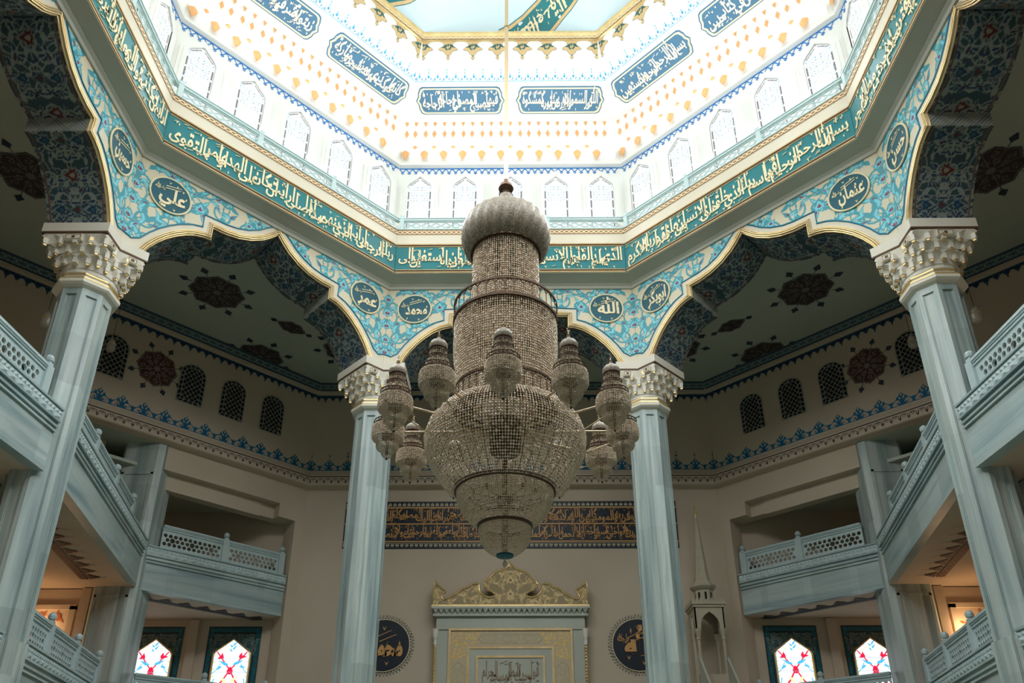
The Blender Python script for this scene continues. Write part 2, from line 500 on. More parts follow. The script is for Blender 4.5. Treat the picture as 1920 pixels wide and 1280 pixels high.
def lettering(text, W, H, rows=2, bold=.012, marks=True, thick=.02, seed=1, adv=.62, cx=0.0, cz=0.0, y=0.0):
    """overlapping stacked script filling W x H, centred at cx,cz in x,z; raised by thick towards -y"""
    rg = np.random.default_rng(seed)
    b = MB(); ws = text.split()
    lay = []; x = 0.0
    for i, w in enumerate(ws):
        V, F = word_mesh(w, bold)
        wd = V[:, 0].max() - V[:, 0].min()
        row = (i % 2) if rows == 2 else 0
        lay.append((V, F, x, wd, row)); x += (wd * adv + .08) if rows == 2 else (wd + .16)
    tot = max(l[2] + l[3] for l in lay)
    sx = W / tot
    low = lambda t: np.where(t > .34, .34 + (t - .34) * (2.0 if rows == 2 else 1.25), t)     # long uprights
    top = float(low(np.array(.74))); up = .30 if rows == 2 else 0
    sy = H / (top + .34 + up * .75)
    for V, F, xx, wd, row in lay:
        P = V.copy()
        P[:, 0] = (P[:, 0] - P[:, 0].max() - xx) * sx + W / 2 + cx
        t = low(P[:, 1]) + .34
        if rows == 2 and row == 0: t = up + (t - 0) * (top + .34 - up * .25) / (top + .34)
        yy = y - thick * (P[:, 2] > 0)
        b.add(np.stack([P[:, 0], yy, t * sy - H / 2 + cz], 1), F)
    if marks:
        n = int(W / H * 11)
        for _ in range(n):
            mx, mz = cx + rg.uniform(-W / 2, W / 2), cz + (rg.uniform(.3, .47) if rg.random() < .6 else -rg.uniform(.3, .46)) * H
            s_ = H * .06; k = rg.integers(3)
            if k == 0: P = [(-1.2, -.5), (1.2, .3), (1.2, .6), (-1.2, -.2)]
            elif k == 1: P = [(-.8, .8), (-.2, -.2), (.1, -1), (.25, -.2), (.9, .8), (.15, .3)]
            else: P = [(-.3, .8), (.3, .5), (.1, -.9), (-.15, -.9)]
            b.plate([[(mx + p * s_, mz + q * s_) for p, q in P]], y - thick, y)
    return b
def clip(cv, poly):
    m = Cv(cv.x0, cv.x0 + (cv.W - 1) * cv.res, cv.y0, cv.y0 + (cv.H - 1) * cv.res, cv.res)
    m.poly(poly, (255, 255, 255)); cv.A[..., 3] = np.where(m.A[..., 3] > .5, cv.A[..., 3], 0)

def mirror(cv):
    cv.A = np.maximum(0, cv.A); w = cv.W // 2
    cv.A[:, :w] = cv.A[:, ::-1][:, :w]

CREAM, CYAN, TEALC, CRIM = (222, 211, 184), (128, 212, 226), (74, 160, 174), (140, 56, 90)
# ------------------------------------------------------------------ floor
struct(MB().box(-24, 24, -24, 24, -.3, 0).build('floor', M['carpet']))

# ------------------------------------------------------------------ the octagonal arcade
AR = [(0, 22.67), (.22, 22.42), (.55, 22.1), (1.0, 21.8), (1.5, 21.59), (2.0, 21.49), (2.48, 21.46), (2.48, 20.92), (2.75, 20.89),
      (3.05, 20.79), (3.35, 20.61), (3.65, 20.37), (3.95, 20.07), (4.2, 19.75), (4.42, 19.4), (4.58, 19.05)]
ARCH = [(-u, z) for u, z in AR[:0:-1]] + AR           # left to right
V0, V1 = 12.78, 14.75

def offset(poly, d):
    out = []
    for i, (x, z) in enumerate(poly):
        n = []
        for a, b in ((i - 1, i), (i, i + 1)):
            if a < 0 or b >= len(poly): continue
            dx, dz = poly[b][0] - poly[a][0], poly[b][1] - poly[a][1]
            l = math.hypot(dx, dz); n.append((-dz / l, dx / l))
        if len(n) == 1: nx, nz = n[0]; k = 1
        else:
            nx, nz = n[0][0] + n[1][0], n[0][1] + n[1][1]; l = math.hypot(nx, nz); nx, nz = nx / l, nz / l
            k = 1 / max(.5, nx * n[0][0] + nz * n[0][1])
        out.append((x + nx * d * k, z + nz * d * k))
    return out

def spandrel_mesh():
    b = MB()
    outer = ARCH + [(5.29, 19.05), (5.29, 22.95), (-5.29, 22.95), (-5.29, 19.05)]
    b.plate([outer], V0, V1)
    b.V = [((math.copysign(6.105, x) if y > 14 and abs(x) > 5.2 else x), y, z) for x, y, z in b.V]
    return b.mesh('spandrel', [M['cream']])

def tile_mesh():
    cv = Cv(-5.28, 5.28, 19.2, 22.86, .022, CREAM)
    arabesque(cv, -.3, 5.2, 19.2, 22.9, (TEALC, CYAN, CRIM), 1.04, 5, 2.4)
    for z in (19.62, 20.25, 20.95, 21.6, 22.3):
        palmette(cv, 5.25, z, .34, (TEALC, CYAN, CRIM))
    palmette(cv, 3.05, 21.9, .4, (TEALC, CYAN, CRIM)); palmette(cv, 1.2, 22.3, .32, (TEALC, CYAN, CRIM), -1)
    mirror(cv)
    up = offset(ARCH, .37)
    up = [p for p in up if p[1] > 19.42 and abs(p[0]) < 5.1 and p[1] < 22.8]
    L = [p for p in up if p[0] < 0]; R = [p for p in up if p[0] > 0]
    poly = [(-5.28, 19.55), (-5.0, 19.42)] + L + [(-.28, 22.85), (-5.28, 22.85)]
    polyr = [(-x, z) for x, z in poly]
    m = Cv(-5.28, 5.28, 19.2, 22.86, .022)
    m.poly(poly, (255, 255, 255)); m.poly(polyr, (255, 255, 255))
    cv.A[..., 3] = m.A[..., 3]
    me = cv.mesh('tile', lambda x, z: (x, np.full_like(x, V0 - .012), z), M['tilepaint'])
    ln = MB()
    for pl in (poly, polyr):
        ln.path([(x, V0 - .012, z) for x, z in pl[:-1]], .03, 5, closed=False)
    return me, ln.mesh('blue_line', [M['blueline']])

def intrados_mesh():
    P = np.array(ARCH); S = np.r_[0, np.cumsum(np.hypot(*np.diff(P, axis=0).T))]
    cv = Cv(0, S[-1], V0 + .06, V1, .03, (50, 76, 84))
    half = S[-1] / 2; mid = (V0 + V1) / 2
    c2 = ((140, 150, 144), (26, 58, 92), (92, 34, 34))
    arabesque(cv, 0, half + .2, V0, mid + .1, c2, .8, 11, 1.3)
    # mirror across the middle line of the soffit
    h = cv.H // 2; cv.A[cv.H - h:] = cv.A[:h][::-1]
    for i, s in enumerate(np.arange(.55, half, 1.05)):
        if i % 2: palmette(cv, s, mid, .42, ((122, 130, 124), (92, 30, 30), (150, 144, 130)))
        else:
            for v in (mid - .5, mid + .5): palmette(cv, s, v, .34, ((122, 138, 138), (18, 50, 88), (50, 96, 112)))
            palmette(cv, s, mid, .3, ((104, 114, 112), (40, 68, 82), (104, 38, 38)))
    for v in (V0 + .16, V1 - .1): cv.stroke([(0, v), (S[-1], v)], .035, (112, 84, 74))
    sb = [S[i] for i in range(len(P) - 1) if abs(P[i][0] - P[i + 1][0]) < 1e-6] # vertical steps
    w = cv.W // 2; cv.A[:, cv.W - w:] = cv.A[:, :w][:, ::-1]
    for s in sb:                                     # small lattice paper on the step faces
        ma = (cv.X > s) & (cv.X < s + .54)
        cv.A[ma] = lin(176, 170, 152)
        g = ma & (((cv.X * 8 + cv.Y * 8) % 1 < .3) | ((cv.X * 8 - cv.Y * 8) % 1 < .3))
        cv.A[g] = lin(104, 116, 120)
    N = np.array([(-d[1], d[0]) for d in np.diff(P, axis=0) / np.hypot(*np.diff(P, axis=0).T)[:, None]])
    def fn(s, v):
        x = np.interp(s, S, P[:, 0]); z = np.interp(s, S, P[:, 1])
        k = np.clip(np.searchsorted(S, s, side='right') - 1, 0, len(N) - 1)
        return x - N[k, 0] * .012, v, z - N[k, 1] * .012
    return cv.mesh('soffit_paint', fn, M['paint'])

def archivolt_mesh():
    b = MB()
    for d, v, r in ((.02, V0 - .03, .03), (.09, V0 - .04, .022), (.15, V0 - .02, .016)):
        b.path([(x, v, z) for x, z in offset(ARCH, d)], r, 6)
    b.path([(x, V0 + .05, z) for x, z in offset(ARCH, -.012)], .03, 6)
    return b.mesh('archivolt', [M['gold']])

SPM = spandrel_mesh(); TIM, BLM = tile_mesh(); INM = intrados_mesh(); AVM = archivolt_mesh()
NTRIM = [0]
def trim(me, rz=0, parent=None, loc=(0, 0, 0)):
    NTRIM[0] += 1
    return struct(put('trim_%d' % NTRIM[0], me, parent, loc, rz))
for phi in PHIS:
    w = struct(put('wall_arcade_' + SIDE[phi], SPM, None, (0, 0, 0), frame(phi)))
    put('tile_panel', TIM, w); put('blue_line', BLM, w); put('painted_soffit', INM, w); put('gold_archivolt', AVM, w)

# ------------------------------------------------------------------ calligraphy roundels on the spandrels
def ring_mesh(R, r, n=40, y=0.0):
    b = MB(); b.path([(R * math.cos(2 * math.pi * i / n), y, R * math.sin(2 * math.pi * i / n)) for i in range(n)], r, 6, closed=True)
    return b
ROUND = {(0, -1): ('محمد', 'on the front arch, by the column away from the pulpit'), (0, 1): ('الله', 'on the front arch, by the pulpit-side column'),
         (-45, 1): ('عمر', 'on the diagonal arch away from the pulpit, far end'), (-45, -1): ('علي', 'on the diagonal arch away from the pulpit, near end'),
         (45, -1): ('ابوبكر', 'on the pulpit-side diagonal arch, far end'), (45, 1): ('عثمان', 'on the pulpit-side diagonal arch, near end'),
         (-90, 1): ('حسين', 'on the side arch away from the pulpit, seen narrow'), (90, -1): ('حسن', 'on the side arch of the pulpit side, seen narrow')}
disc = MB().lathe([(.0, 0), (.70, 0), (.70, .05), (0, .05)], 48)
disc = MB().add([(x, -z, y) for x, y, z in disc.V], disc.F).mesh('disc', [M['tealdark']])
rimm = ring_mesh(.71, .035, y=-.04).mesh('rim', [M['letters']])
for (phi, sd), (txt, where) in ROUND.items():
    p = facet_pt(phi, sd * 4.12, V0 - .02, 21.8)
    t = thing('calligraphy_roundel', 'round teal lettered medallion %s' % where, 'roundel', p, frame(phi), 'lettered roundels on the arcade')
    put('disc', disc, t); put('rim', rimm, t)
    lt = lettering(txt, .92, .84, 1, .03, False, .02, cx=.08, cz=-.1, y=-.05)
    lt2 = lettering('رضي الله', .34, .26, 2, .012, False, .02, cx=-.4, cz=.16, y=-.05)
    lt2.build('small_lettering', M['letters'], t)
    for x, z, a in ((-.1, .5, 0), (.15, .46, 1), (.38, .38, 0), (-.3, -.5, 1), (.2, -.55, 0), (.52, .1, 1), (0, .36, 2), (.0, .26, 2)):
        P = [(-.05, .05), (0, -.06), (.05, .05), (0, .0)] if a == 0 else [(-.01, .06), (.03, .03), (0, -.06), (-.02, -.05)] if a == 1 else [(-.22, -.06), (.3, .1), (.3, .125), (-.22, -.03)]
        lt.plate([[(x + p, z + q) for p, q in P]], -.07, -.05)
    lt.build('lettering', M['letters'], t)

# ------------------------------------------------------------------ cornice ring with the lettered band
trim(octring([(12.80, 22.83), (12.70, 22.83), (12.66, 22.93), (12.58, 22.98), (12.56, 23.03), (12.05, 23.12), (12.0, 23.12), (12.0, 23.16), (12.2, 23.16)]).mesh('soffit', [M['soffit']]))
trim(octring([(12.2, 24.68), (12.02, 24.69), (12.0, 24.74), (12.0, 25.21), (11.985, 25.22), (11.985, 25.47), (12.1, 25.5), (12.7, 25.5)]).mesh('cornice', [M['cream']]))
def braid_mesh(v, z0, z1, half, pitch):
    """interlaced strap border: brown lines with a cream plait"""
    h = (z1 - z0) / 2; zc = (z0 + z1) / 2
    cv = Cv(-half, half, z0, z1, .016, (226, 200, 156))
    for z in (z0 + .025, z1 - .025): cv.stroke([(-half, z), (half, z)], .014, (150, 96, 60))
    a = h * .62
    m = np.abs(cv.Y - zc) < a * 1.12
    cv.A[m] = lin(128, 78, 52)
    n = int(2 * half / pitch); x = np.linspace(-half, half, n * 24)
    f = 2 * math.pi / (2 * half / n)
    y = a * .72 * np.clip(1.6 * np.sin(f * x), -1, 1)
    cv.stroke(np.stack([x, zc + y], 1), .024, (240, 220, 178)); cv.stroke(np.stack([x, zc - y], 1), .024, (240, 220, 178))
    return cv.mesh('braid', lambda x, z: (x, np.full_like(x, v), z), M['paint'])
BRAID = braid_mesh(11.975, 25.225, 25.465, 4.96, .42)
bandp = MB().prism([(-4.965, 12.0), (4.965, 12.0), (5.045, 12.2), (-5.045, 12.2)], 23.14, 24.70).mesh('panel', [M['teal']])
gb = MB()
for z, r, m in ((23.17, .035, 0), (23.23, .03, 1), (23.30, .022, 0), (24.55, .02, 0), (24.60, .03, 1), (24.67, .035, 0)):
    gb.tube((-4.93, 11.99, z), (4.93, 11.99, z), r, 6, m)
gb = gb.mesh('gold_border', [M['goldpaint'], M['brown']])
BANDS = {45: 'بسم الله الرحمن الرحيم اقرا باسم ربك الذي خلق خلق الانسان من علق اقرا وربك الاكرم',
         0: 'الذي علم بالقلم علم الانسان ما لم يعلم كلا ان الانسان ليطغى ان راه استغنى ان الى',
         -45: 'ربك الرجعى ارايت الذي ينهى عبدا اذا صلى ارايت ان كان على الهدى او امر بالتقوى',
         -90: 'ارايت ان كذب وتولى الم يعلم بان الله يرى كلا لئن لم ينته لنسفعا بالناصية ناصية كاذبة',
         90: 'فليدع ناديه سندع الزبانية كلا لا تطعه واسجد واقترب سلام هي حتى مطلع الفجر'}
for phi in PHIS:
    trim(BRAID, frame(phi))
    t = thing('inscription_band', 'teal band with cream lettering %s' % SAY[phi], 'inscription', (0, 0, 0), frame(phi), 'lettered cornice bands')
    put('panel', bandp, t); put('gold_border', gb, t)
    if phi in BANDS:
        lettering(BANDS[phi], 9.65, 1.16, 2, .02, True, .03, seed=phi + 100, cz=23.93, y=11.995).build('lettering', M['letters'], t)

# ------------------------------------------------------------------ drum balustrade
def pierced_rings(half, z0, z1, y0, y1):
    """row of interlaced rings between two rails"""
    b = MB(); h = (z1 - z0) / 2; zc = (z0 + z1) / 2; yc = (y0 + y1) / 2
    n = max(2, int(round(2 * half / .42))); st = 2 * half / n
    for i in range(n + 1):
        for sg in (-1, 1):
            x0 = -half + i * st
            pts = []
            for k in range(13):
                t = k / 12; x = x0 + (t - .5) * st * 2
                if -half <= x <= half: pts.append((x, yc, zc + sg * h * math.cos(math.pi * (t - .5)) * .98 - sg * h * .0))
            if len(pts) > 1: b.path(pts, .028, 5)
        if i < n: b.path([(-half + (i + .5) * st + .1 * math.cos(a), yc, zc + .1 * math.sin(a)) for a in np.linspace(0, 2 * math.pi, 9)[:-1]], .018, 4, closed=True)
    b.box(-half, half, y0, y1, z1 - .02, z1 + .03); b.box(-half, half, y0, y1, z0 - .03, z0 + .02)
    return b
W3 = 4.93 / 3
drp = pierced_rings(W3 - .1, 25.58, 25.98, 12.0, 12.08).mesh('lattice_panel', [M['drumrail']])
TRP = lambda a, b_: [(-a * T8 + .005, a), (a * T8 - .005, a), (b_ * T8 - .005, b_), (-b_ * T8 + .005, b_)]
drr = MB().prism(TRP(11.96, 12.12), 26.0, 26.1).prism(TRP(11.93, 12.15), 26.1, 26.14).prism(TRP(11.97, 12.12), 25.505, 25.55).mesh('handrail', [M['drumrail']])
drq = MB().box(-.09, .09, 11.94, 12.13, 25.48, 26.25).prism([(-.1, 11.93), (.1, 11.93), (.1, 12.14), (-.1, 12.14)], 26.25, 26.33, top=[(-.04, 12.0), (.04, 12.0), (.04, 12.07), (-.04, 12.07)]).mesh('post', [M['drumrail']])
for phi in PHIS:
    t = thing('drum_balustrade', 'pale aqua pierced dome balustrade %s' % SAY[phi], 'balustrade', (0, 0, 0), frame(phi), 'balustrades round the dome ledge')
    for i in (-1, 0, 1): put('lattice_panel', drp, t, (i * 2 * W3, 0, 0))
    for i in (-3, -1, 1): put('post', drq, t, (i * W3 + (.13 if i == -3 else 0), 0, 0))
    put('handrail', drr, t)
# ------------------------------------------------------------------ drum wall and dome
DW = 12.6
struct(octring([(12.7, 25.5), (DW, 25.5), (DW, 29.75)]).build('wall_drum', M['white']))
trim(octring([(DW, 29.72), (12.42, 29.78), (12.42, 29.88), (12.5, 29.95), (12.25, 32.35), (12.1, 32.38), (12.1, 32.47)]).mesh('shelf', [M['white']]))
trim(octring([(12.15, 32.45), (10.62, 32.95), (10.58, 32.97), (10.1, 33.42)]).mesh('cove', [M['white']]))
struct(octring([(10.1, 33.42), (9.82, 34.72)]).build('ceiling_dome_collar', M['white']))
trim(octring([(9.84, 34.70), (9.74, 34.72), (9.72, 34.8), (9.66, 34.84), (9.6, 34.95), (9.58, 35.05), (9.75, 35.1)]).mesh('gold_frame', [M['gold']]))
DR0, DZ0, DRISE = 10.45, 34.95, 5.2
DS = (DR0 ** 2 + DRISE ** 2) / (2 * DRISE); DCZ = DZ0 + DRISE - DS
def dome_pt(px, py):
    return px, py, DCZ + np.sqrt(DS ** 2 - px ** 2 - py ** 2)
b = MB(); amax = math.asin(DR0 / DS)
b.lathe([(DS * math.sin(amax * (1 - i / 16)), DCZ + DS * math.cos(amax * (1 - i / 16))) for i in range(17)], 64)
DOME = struct(b.build('ceiling_dome', M['skyblue'], smooth=True))

# curved lettered bands painted round the dome
def dome_band(name, arc, halfw, text, label):
    """arc: centre line points in plan"""
    P = np.array(arc); S = np.r_[0, np.cumsum(np.hypot(*np.diff(P, axis=0).T))]
    n = int(S[-1] / .15); s = np.linspace(0, S[-1], n)
    X, Y = np.interp(s, S, P[:, 0]), np.interp(s, S, P[:, 1])
    tx, ty = np.gradient(X), np.gradient(Y); l = np.hypot(tx, ty); nx, ny = -ty / l, tx / l
    t = DOME
    def strip(w0, w1, drop):
        V = []
        for w in np.linspace(w0, w1, 7):
            x, y, z = dome_pt(X + nx * w, Y + ny * w); V.append(np.stack([x, y, z - drop], 1))
        V = np.array(V); m = n; F = [(i * m + j, i * m + j + 1, (i + 1) * m + j + 1, (i + 1) * m + j) for i in range(6) for j in range(m - 1)]
        return MB().add(V.reshape(-1, 3), F)
    strip(-halfw, halfw, .02).build('lettered_band', M['teal'], t)
    e = MB()
    for w in (-halfw * .86, halfw * .86):
        q = strip(w - .05, w + .05, .03); e.add(q.V, q.F)
    e.build('gold_border', M['goldpaint'], t)
    lb = lettering(text, S[-1] * .96, halfw * 1.35, 2, .013, True, .02, seed=5)
    V = np.array(lb.V); ss = np.clip(V[:, 0] + S[-1] / 2, 0, S[-1])
    x = np.interp(ss, s, X) + np.interp(ss, s, nx) * V[:, 2]; y = np.interp(ss, s, Y) + np.interp(ss, s, ny) * V[:, 2]
    x, y, z = dome_pt(x, y)
    MB().add(np.stack([x, y, z - .04 + V[:, 1]], 1), lb.F).build('lettering', M['letters'], t)
dome_band('dome_inscription', [(-.4, 10.45), (.2, 10.3), (.85, 10.0), (1.6, 9.5), (2.5, 8.72), (3.4, 7.7), (4.2, 6.4), (4.8, 4.8)], .58, 'هو الله الذي لا اله الا هو الملك القدوس السلام',
          'curved teal lettered band inside the sky blue dome, right of the hanging rod')
dome_band('dome_inscription', [(-6.9, 7.1), (-6.2, 7.65), (-5.4, 8.02), (-4.6, 8.13), (-3.7, 7.98), (-2.6, 7.45), (-1.6, 6.6)], .56, 'عالم الغيب والشهادة هو الرحمن الرحيم',
          'curved teal lettered band inside the sky blue dome, left edge at the top of the view')

# ------------------------------------------------------------------ drum windows
def drum_glass():
    cv = Cv(-.56, .56, 25.55, 29.05, .02, (236, 244, 246))
    rg = np.random.default_rng(2)
    for z in np.arange(25.75, 28.9, .16):
        for x in np.arange(.08, .46, .12):
            a = .9 + rg.uniform(-.3, .3)
            c = [(112, 168, 194), (166, 202, 214), (146, 160, 184), (206, 216, 212)][rg.integers(4)]
            if abs(z - 27.1) < .45 and x < .4: c = (224, 232, 230)
            cv.poly(leaf(x, z, a, .15, .035, .2), c)
    for z in (27.1,): cv.stroke([(.36 * math.cos(t), z + .42 * math.sin(t)) for t in np.linspace(0, 6.28, 40)], .014, (190, 204, 204))
    mirror(cv)
    for sg in (-1, 1):
        for z in np.arange(25.6, 28.4, .56): cv.stroke([(sg * .5, z), (sg * .5, z + .42)], .028, (104, 96, 102))
        for k in (0,): cv.stroke([(sg * .42, 28.66), (sg * .08, 28.96)], .024, (120, 112, 116))
    clip(cv, [(-.56, 25.5), (.56, 25.5), (.56, 28.5), (.47, 28.7), (0, 29.12), (-.47, 28.7), (-.56, 28.5)])
    return cv.mesh('pane', lambda x, z: (x, np.full_like(x, DW - .02), z), M['drumglass'])
def arch_loop(w, z0, zs, zt, n=5):
    h = zt - zs
    r = [(w, z0), (w, zs), (w * .95, zs + h * .14), (w * .82, zs + h * .34), (w * .45, zs + h * .68), (0, zt + .05)]
    return r + [(-x, z) for x, z in r[::-1][1:]]
DGL = drum_glass()
wf = MB(); wf.plate([arch_loop(.86, 25.5, 28.55, 29.38), arch_loop(.56, 25.55, 28.5, 29.05)[::-1]], DW - .09, DW)
wf.plate([arch_loop(.72, 25.5, 28.52, 29.22), arch_loop(.56, 25.55, 28.5, 29.05)[::-1]], DW - .13, DW - .05)
wf = wf.mesh('frame', [M['white']])
lt = MB()
for z in np.arange(25.8, 28.6, .34):
    for x in (-.28, 0, .28): lt.path([(x + .15 * math.cos(a), DW - .03, z + .17 * math.sin(a)) for a in np.linspace(0, 6.283, 9)[:-1]], .014, 4, closed=True)
for sg in (-1, 1): lt.tube((sg * .44, DW - .03, 25.55), (sg * .44, DW - .03, 28.5), .018, 4)
lt = lt.mesh('tracery', [M['white']])
nwin = 0
for phi in (-90, -45, 0, 45, 90, 135, -135, 180):
    for i in range(-2, 3):
        nwin += 1
        w = struct(put('window_%d' % nwin, wf, None, facet_pt(phi, i * 2.1, 0, 0), frame(phi)))
        put('pane', DGL, w); put('tracery', lt, w)

# blue frieze below the honeycomb shelf
def drum_frieze():
    cv = Cv(-5.2, 5.2, 29.3, 29.72, .02)
    B = (34, 120, 196)
    cv.stroke([(-5.2, 29.69), (5.2, 29.69)], .034, B)
    for x in np.arange(-5.05, 5.1, .31):
        cv.stroke([(x - .155, 29.68), (x - .05, 29.52), (x, 29.47)], .034, B); cv.stroke([(x + .155, 29.68), (x + .05, 29.52), (x, 29.47)], .034, B)
        cv.stroke([(x - .06, 29.42), (x, 29.36), (x + .06, 29.42), (x, 29.48), (x - .06, 29.42)], .032, B)
    return cv.mesh('frieze', lambda x, z: (x, np.full_like(x, DW - .015), z), M['paint'])
DFR = drum_frieze()

# honeycomb (muqarnas) band: rows of pointed cells with gold drops
def muqarnas_mesh():
    b = MB(); g = MB()
    vz = lambda z: 12.5 + (12.25 - 12.5) * (z - 29.95) / 2.4
    n = 11; st = 9.9 / n
    rows = [(29.98, 30.75, .2), (30.55, 31.25, .15), (31.15, 31.8, .11), (31.7, 32.35, .07)]
    for k, (za, zb, d) in enumerate(rows):
        nn = n if k < 2 else n * 2; s2 = 9.9 / nn; off = .5 if k % 2 else 0
        for i in range(nn):
            x = -4.95 + (i + .5 + (off if k < 2 else 0)) * s2
            if abs(x) > 4.75: continue
            y = vz(za); w = s2 / 2
            R = [(x - w, y - .02, za + .1), (x - w, y - d * .7, za + (zb - za) * .55), (x - w * .55, y - d, zb - .12), (x, y - d, zb), (x + w * .55, y - d, zb - .12), (x + w, y - d * .7, za + (zb - za) * .55), (x + w, y - .02, za + .1)]
            C = (x, y + .04 - d * .25, za + (zb - za) * .35)
            o = [C] + R
            b.add(o, [(0, j, j + 1) for j in range(1, 7)])
            # drop under the joint of two cells
            if k == 0:
                V = [(x - w * 1.0 + p * 1.5, y - .12 - q, za + .36 + r * 1.4) for p, q, r in ((-.14, 0, .12), (0, .1, .14), (.14, 0, .12), (.09, .05, -.08), (0, .06, -.26), (-.09, .05, -.08), (0, .12, 0))]
                g.add(V, [(0, 1, 6), (1, 2, 6), (2, 3, 6), (3, 4, 6), (4, 5, 6), (5, 0, 6)])
            elif k == 1:
                g.lathe([(0, -.1), (.1, -.04), (.1, .04), (0, .1)], 10, (x - w, y - .1, za + .2))
            elif k == 2 and i % 2 == 0:
                for sg in (-1, 1):
                    V = [(x + sg * w * .9 + p, y - .13, za + .35 + r) for p, r in ((0, .3), (.1, .05), (0, -.2), (-.1, .05))]
                    g.add(V, [(0, 1, 2, 3)])
            elif k == 3:
                V = [(x - w, y - .1 - .04 * q, za + .3 + r) for q, r in ((0, 0),)] ; 
                V = [(x - w + p, y - .13, za + .42 + r) for p, r in ((-.09, .14), (.09, .14), (.03, -.06), (0, -.14), (-.03, -.06))]
                g.add(V, [(0, 1, 2, 3, 4)])
    return b.mesh('honeycomb', [M['white']]), g.mesh('gold_drops', [M['drops']])
MQ, MG = muqarnas_mesh()

# cartouches with lettering on the sloping band, two to a side
CARA, CARB = (12.15, 32.45), (10.62, 32.95)
slope = math.atan2(CARB[1] - CARA[1], CARA[0] - CARB[0]); clen = math.hypot(CARB[1] - CARA[1], CARA[0] - CARB[0])
def on_band(V, xoff=0):
    V = np.asarray(V, float)                 # x along, z = 0..clen up the band, y = -lift
    a = CARA[0] - V[:, 2] * math.cos(slope) + V[:, 1] * math.sin(slope) * 0
    z = CARA[1] + V[:, 2] * math.sin(slope) + V[:, 1] * math.cos(slope)
    return np.stack([V[:, 0] + xoff, a, z], 1)
def cart_loop(w, h, c):
    q = [(w * .84, -h), (w * .90, -h * .9), (w * .945, -h * .55), (w * .95, -h * .3), (w, 0), (w * .95, h * .3), (w * .945, h * .55), (w * .90, h * .9), (w * .84, h)]
    return [(x, z + c) for x, z in q] + [(-x, z + c) for x, z in q[::-1]]
ctxt = {(0, 1): 'الله نور السموات والارض مثل نوره كمشكوة', (0, -1): 'فيها مصباح المصباح في زجاجة الزجاجة', (-45, 1): 'كانها كوكب دري يوقد من شجرة مباركة',
        (-45, -1): 'زيتونة لا شرقية ولا غربية يكاد زيتها', (45, -1): 'بسم الله الرحمن الرحيم وبه نستعين', (45, 1): 'ولا رطب ولا يابس الا في كتاب مبين'}
cw, chh, cc = 2.08, .62, clen * .52
cb = MB().plate([cart_loop(cw, chh, cc), cart_loop(cw - .06, chh - .05, cc)[::-1]], -.03, 0)
cb2 = MB().plate([cart_loop(cw - .05, chh - .045, cc), cart_loop(cw - .13, chh - .1, cc)[::-1]], -.045, 0)
cb3 = MB().plate([cart_loop(cw - .12, chh - .095, cc)], -.03, 0)
for (phi, sd), txt in ctxt.items():
    where = {(0, 1): 'on the front side, towards the pulpit', (0, -1): 'on the front side, away from the pulpit', (-45, 1): 'on the diagonal away from the pulpit, far end',
             (-45, -1): 'on the diagonal away from the pulpit, near end', (45, -1): 'on the pulpit-side diagonal, far end', (45, 1): 'on the pulpit-side diagonal, near end'}[(phi, sd)]
    t = thing('calligraphy_cartouche', 'steel-blue lettered cartouche under the dome %s' % where, 'cartouche', (0, 0, 0), frame(phi), 'lettered cartouches under the dome')
    xo = sd * 2.35
    for nm, src, mt in (('outer_line', cb, 'steelblue'), ('cream_line', cb2, 'letters'), ('panel', cb3, 'steelblue')):
        V = np.array(src.V) * np.array([1, 1, 1]); MB().add(on_band(V, xo), src.F).build(nm, M[mt], t)
    L = lettering(txt, 3.55, .92, 2, .02, True, .03, seed=phi + sd + 200, cz=cc, y=-.03)
    MB().add(on_band(L.V, xo), L.F).build('lettering', M['whitegold'], t)

def cyan_frieze():
    cv = Cv(-4.4, 4.4, 0, .62, .02); c = (96, 190, 222); d = (60, 160, 204)
    cv.stroke([(-4.4, .03), (4.4, .03)], .016, c)
    for i, x in enumerate(np.arange(-4.2, 4.3, .42)):
        h = .52 if i % 2 else .34
        for sg in (-1, 1):
            cv.stroke([(x + sg * .2, .06), (x + sg * .13, .2), (x + sg * .03, .26), (x, h - .08)], .018, c)
            cv.poly(leaf(x + sg * .08, .06, 1.57 - sg * .6, .16, .05, .3 * sg), d)
        cv.poly([(x, .12), (x + .06, .2), (x, .28), (x - .06, .2)], d)
        cv.poly([(x, h - .1), (x + .05, h - .02), (x, h + .07), (x - .05, h - .02)], c)
    cv.A[..., 3] *= 1
    k = math.hypot(.48, .45)
    return cv.mesh('frieze', lambda x, z: (x * (1 - z * .02), 10.58 - z * .48 / k - .02, 32.97 + z * .45 / k - .02), M['paint'])
CFR = cyan_frieze()
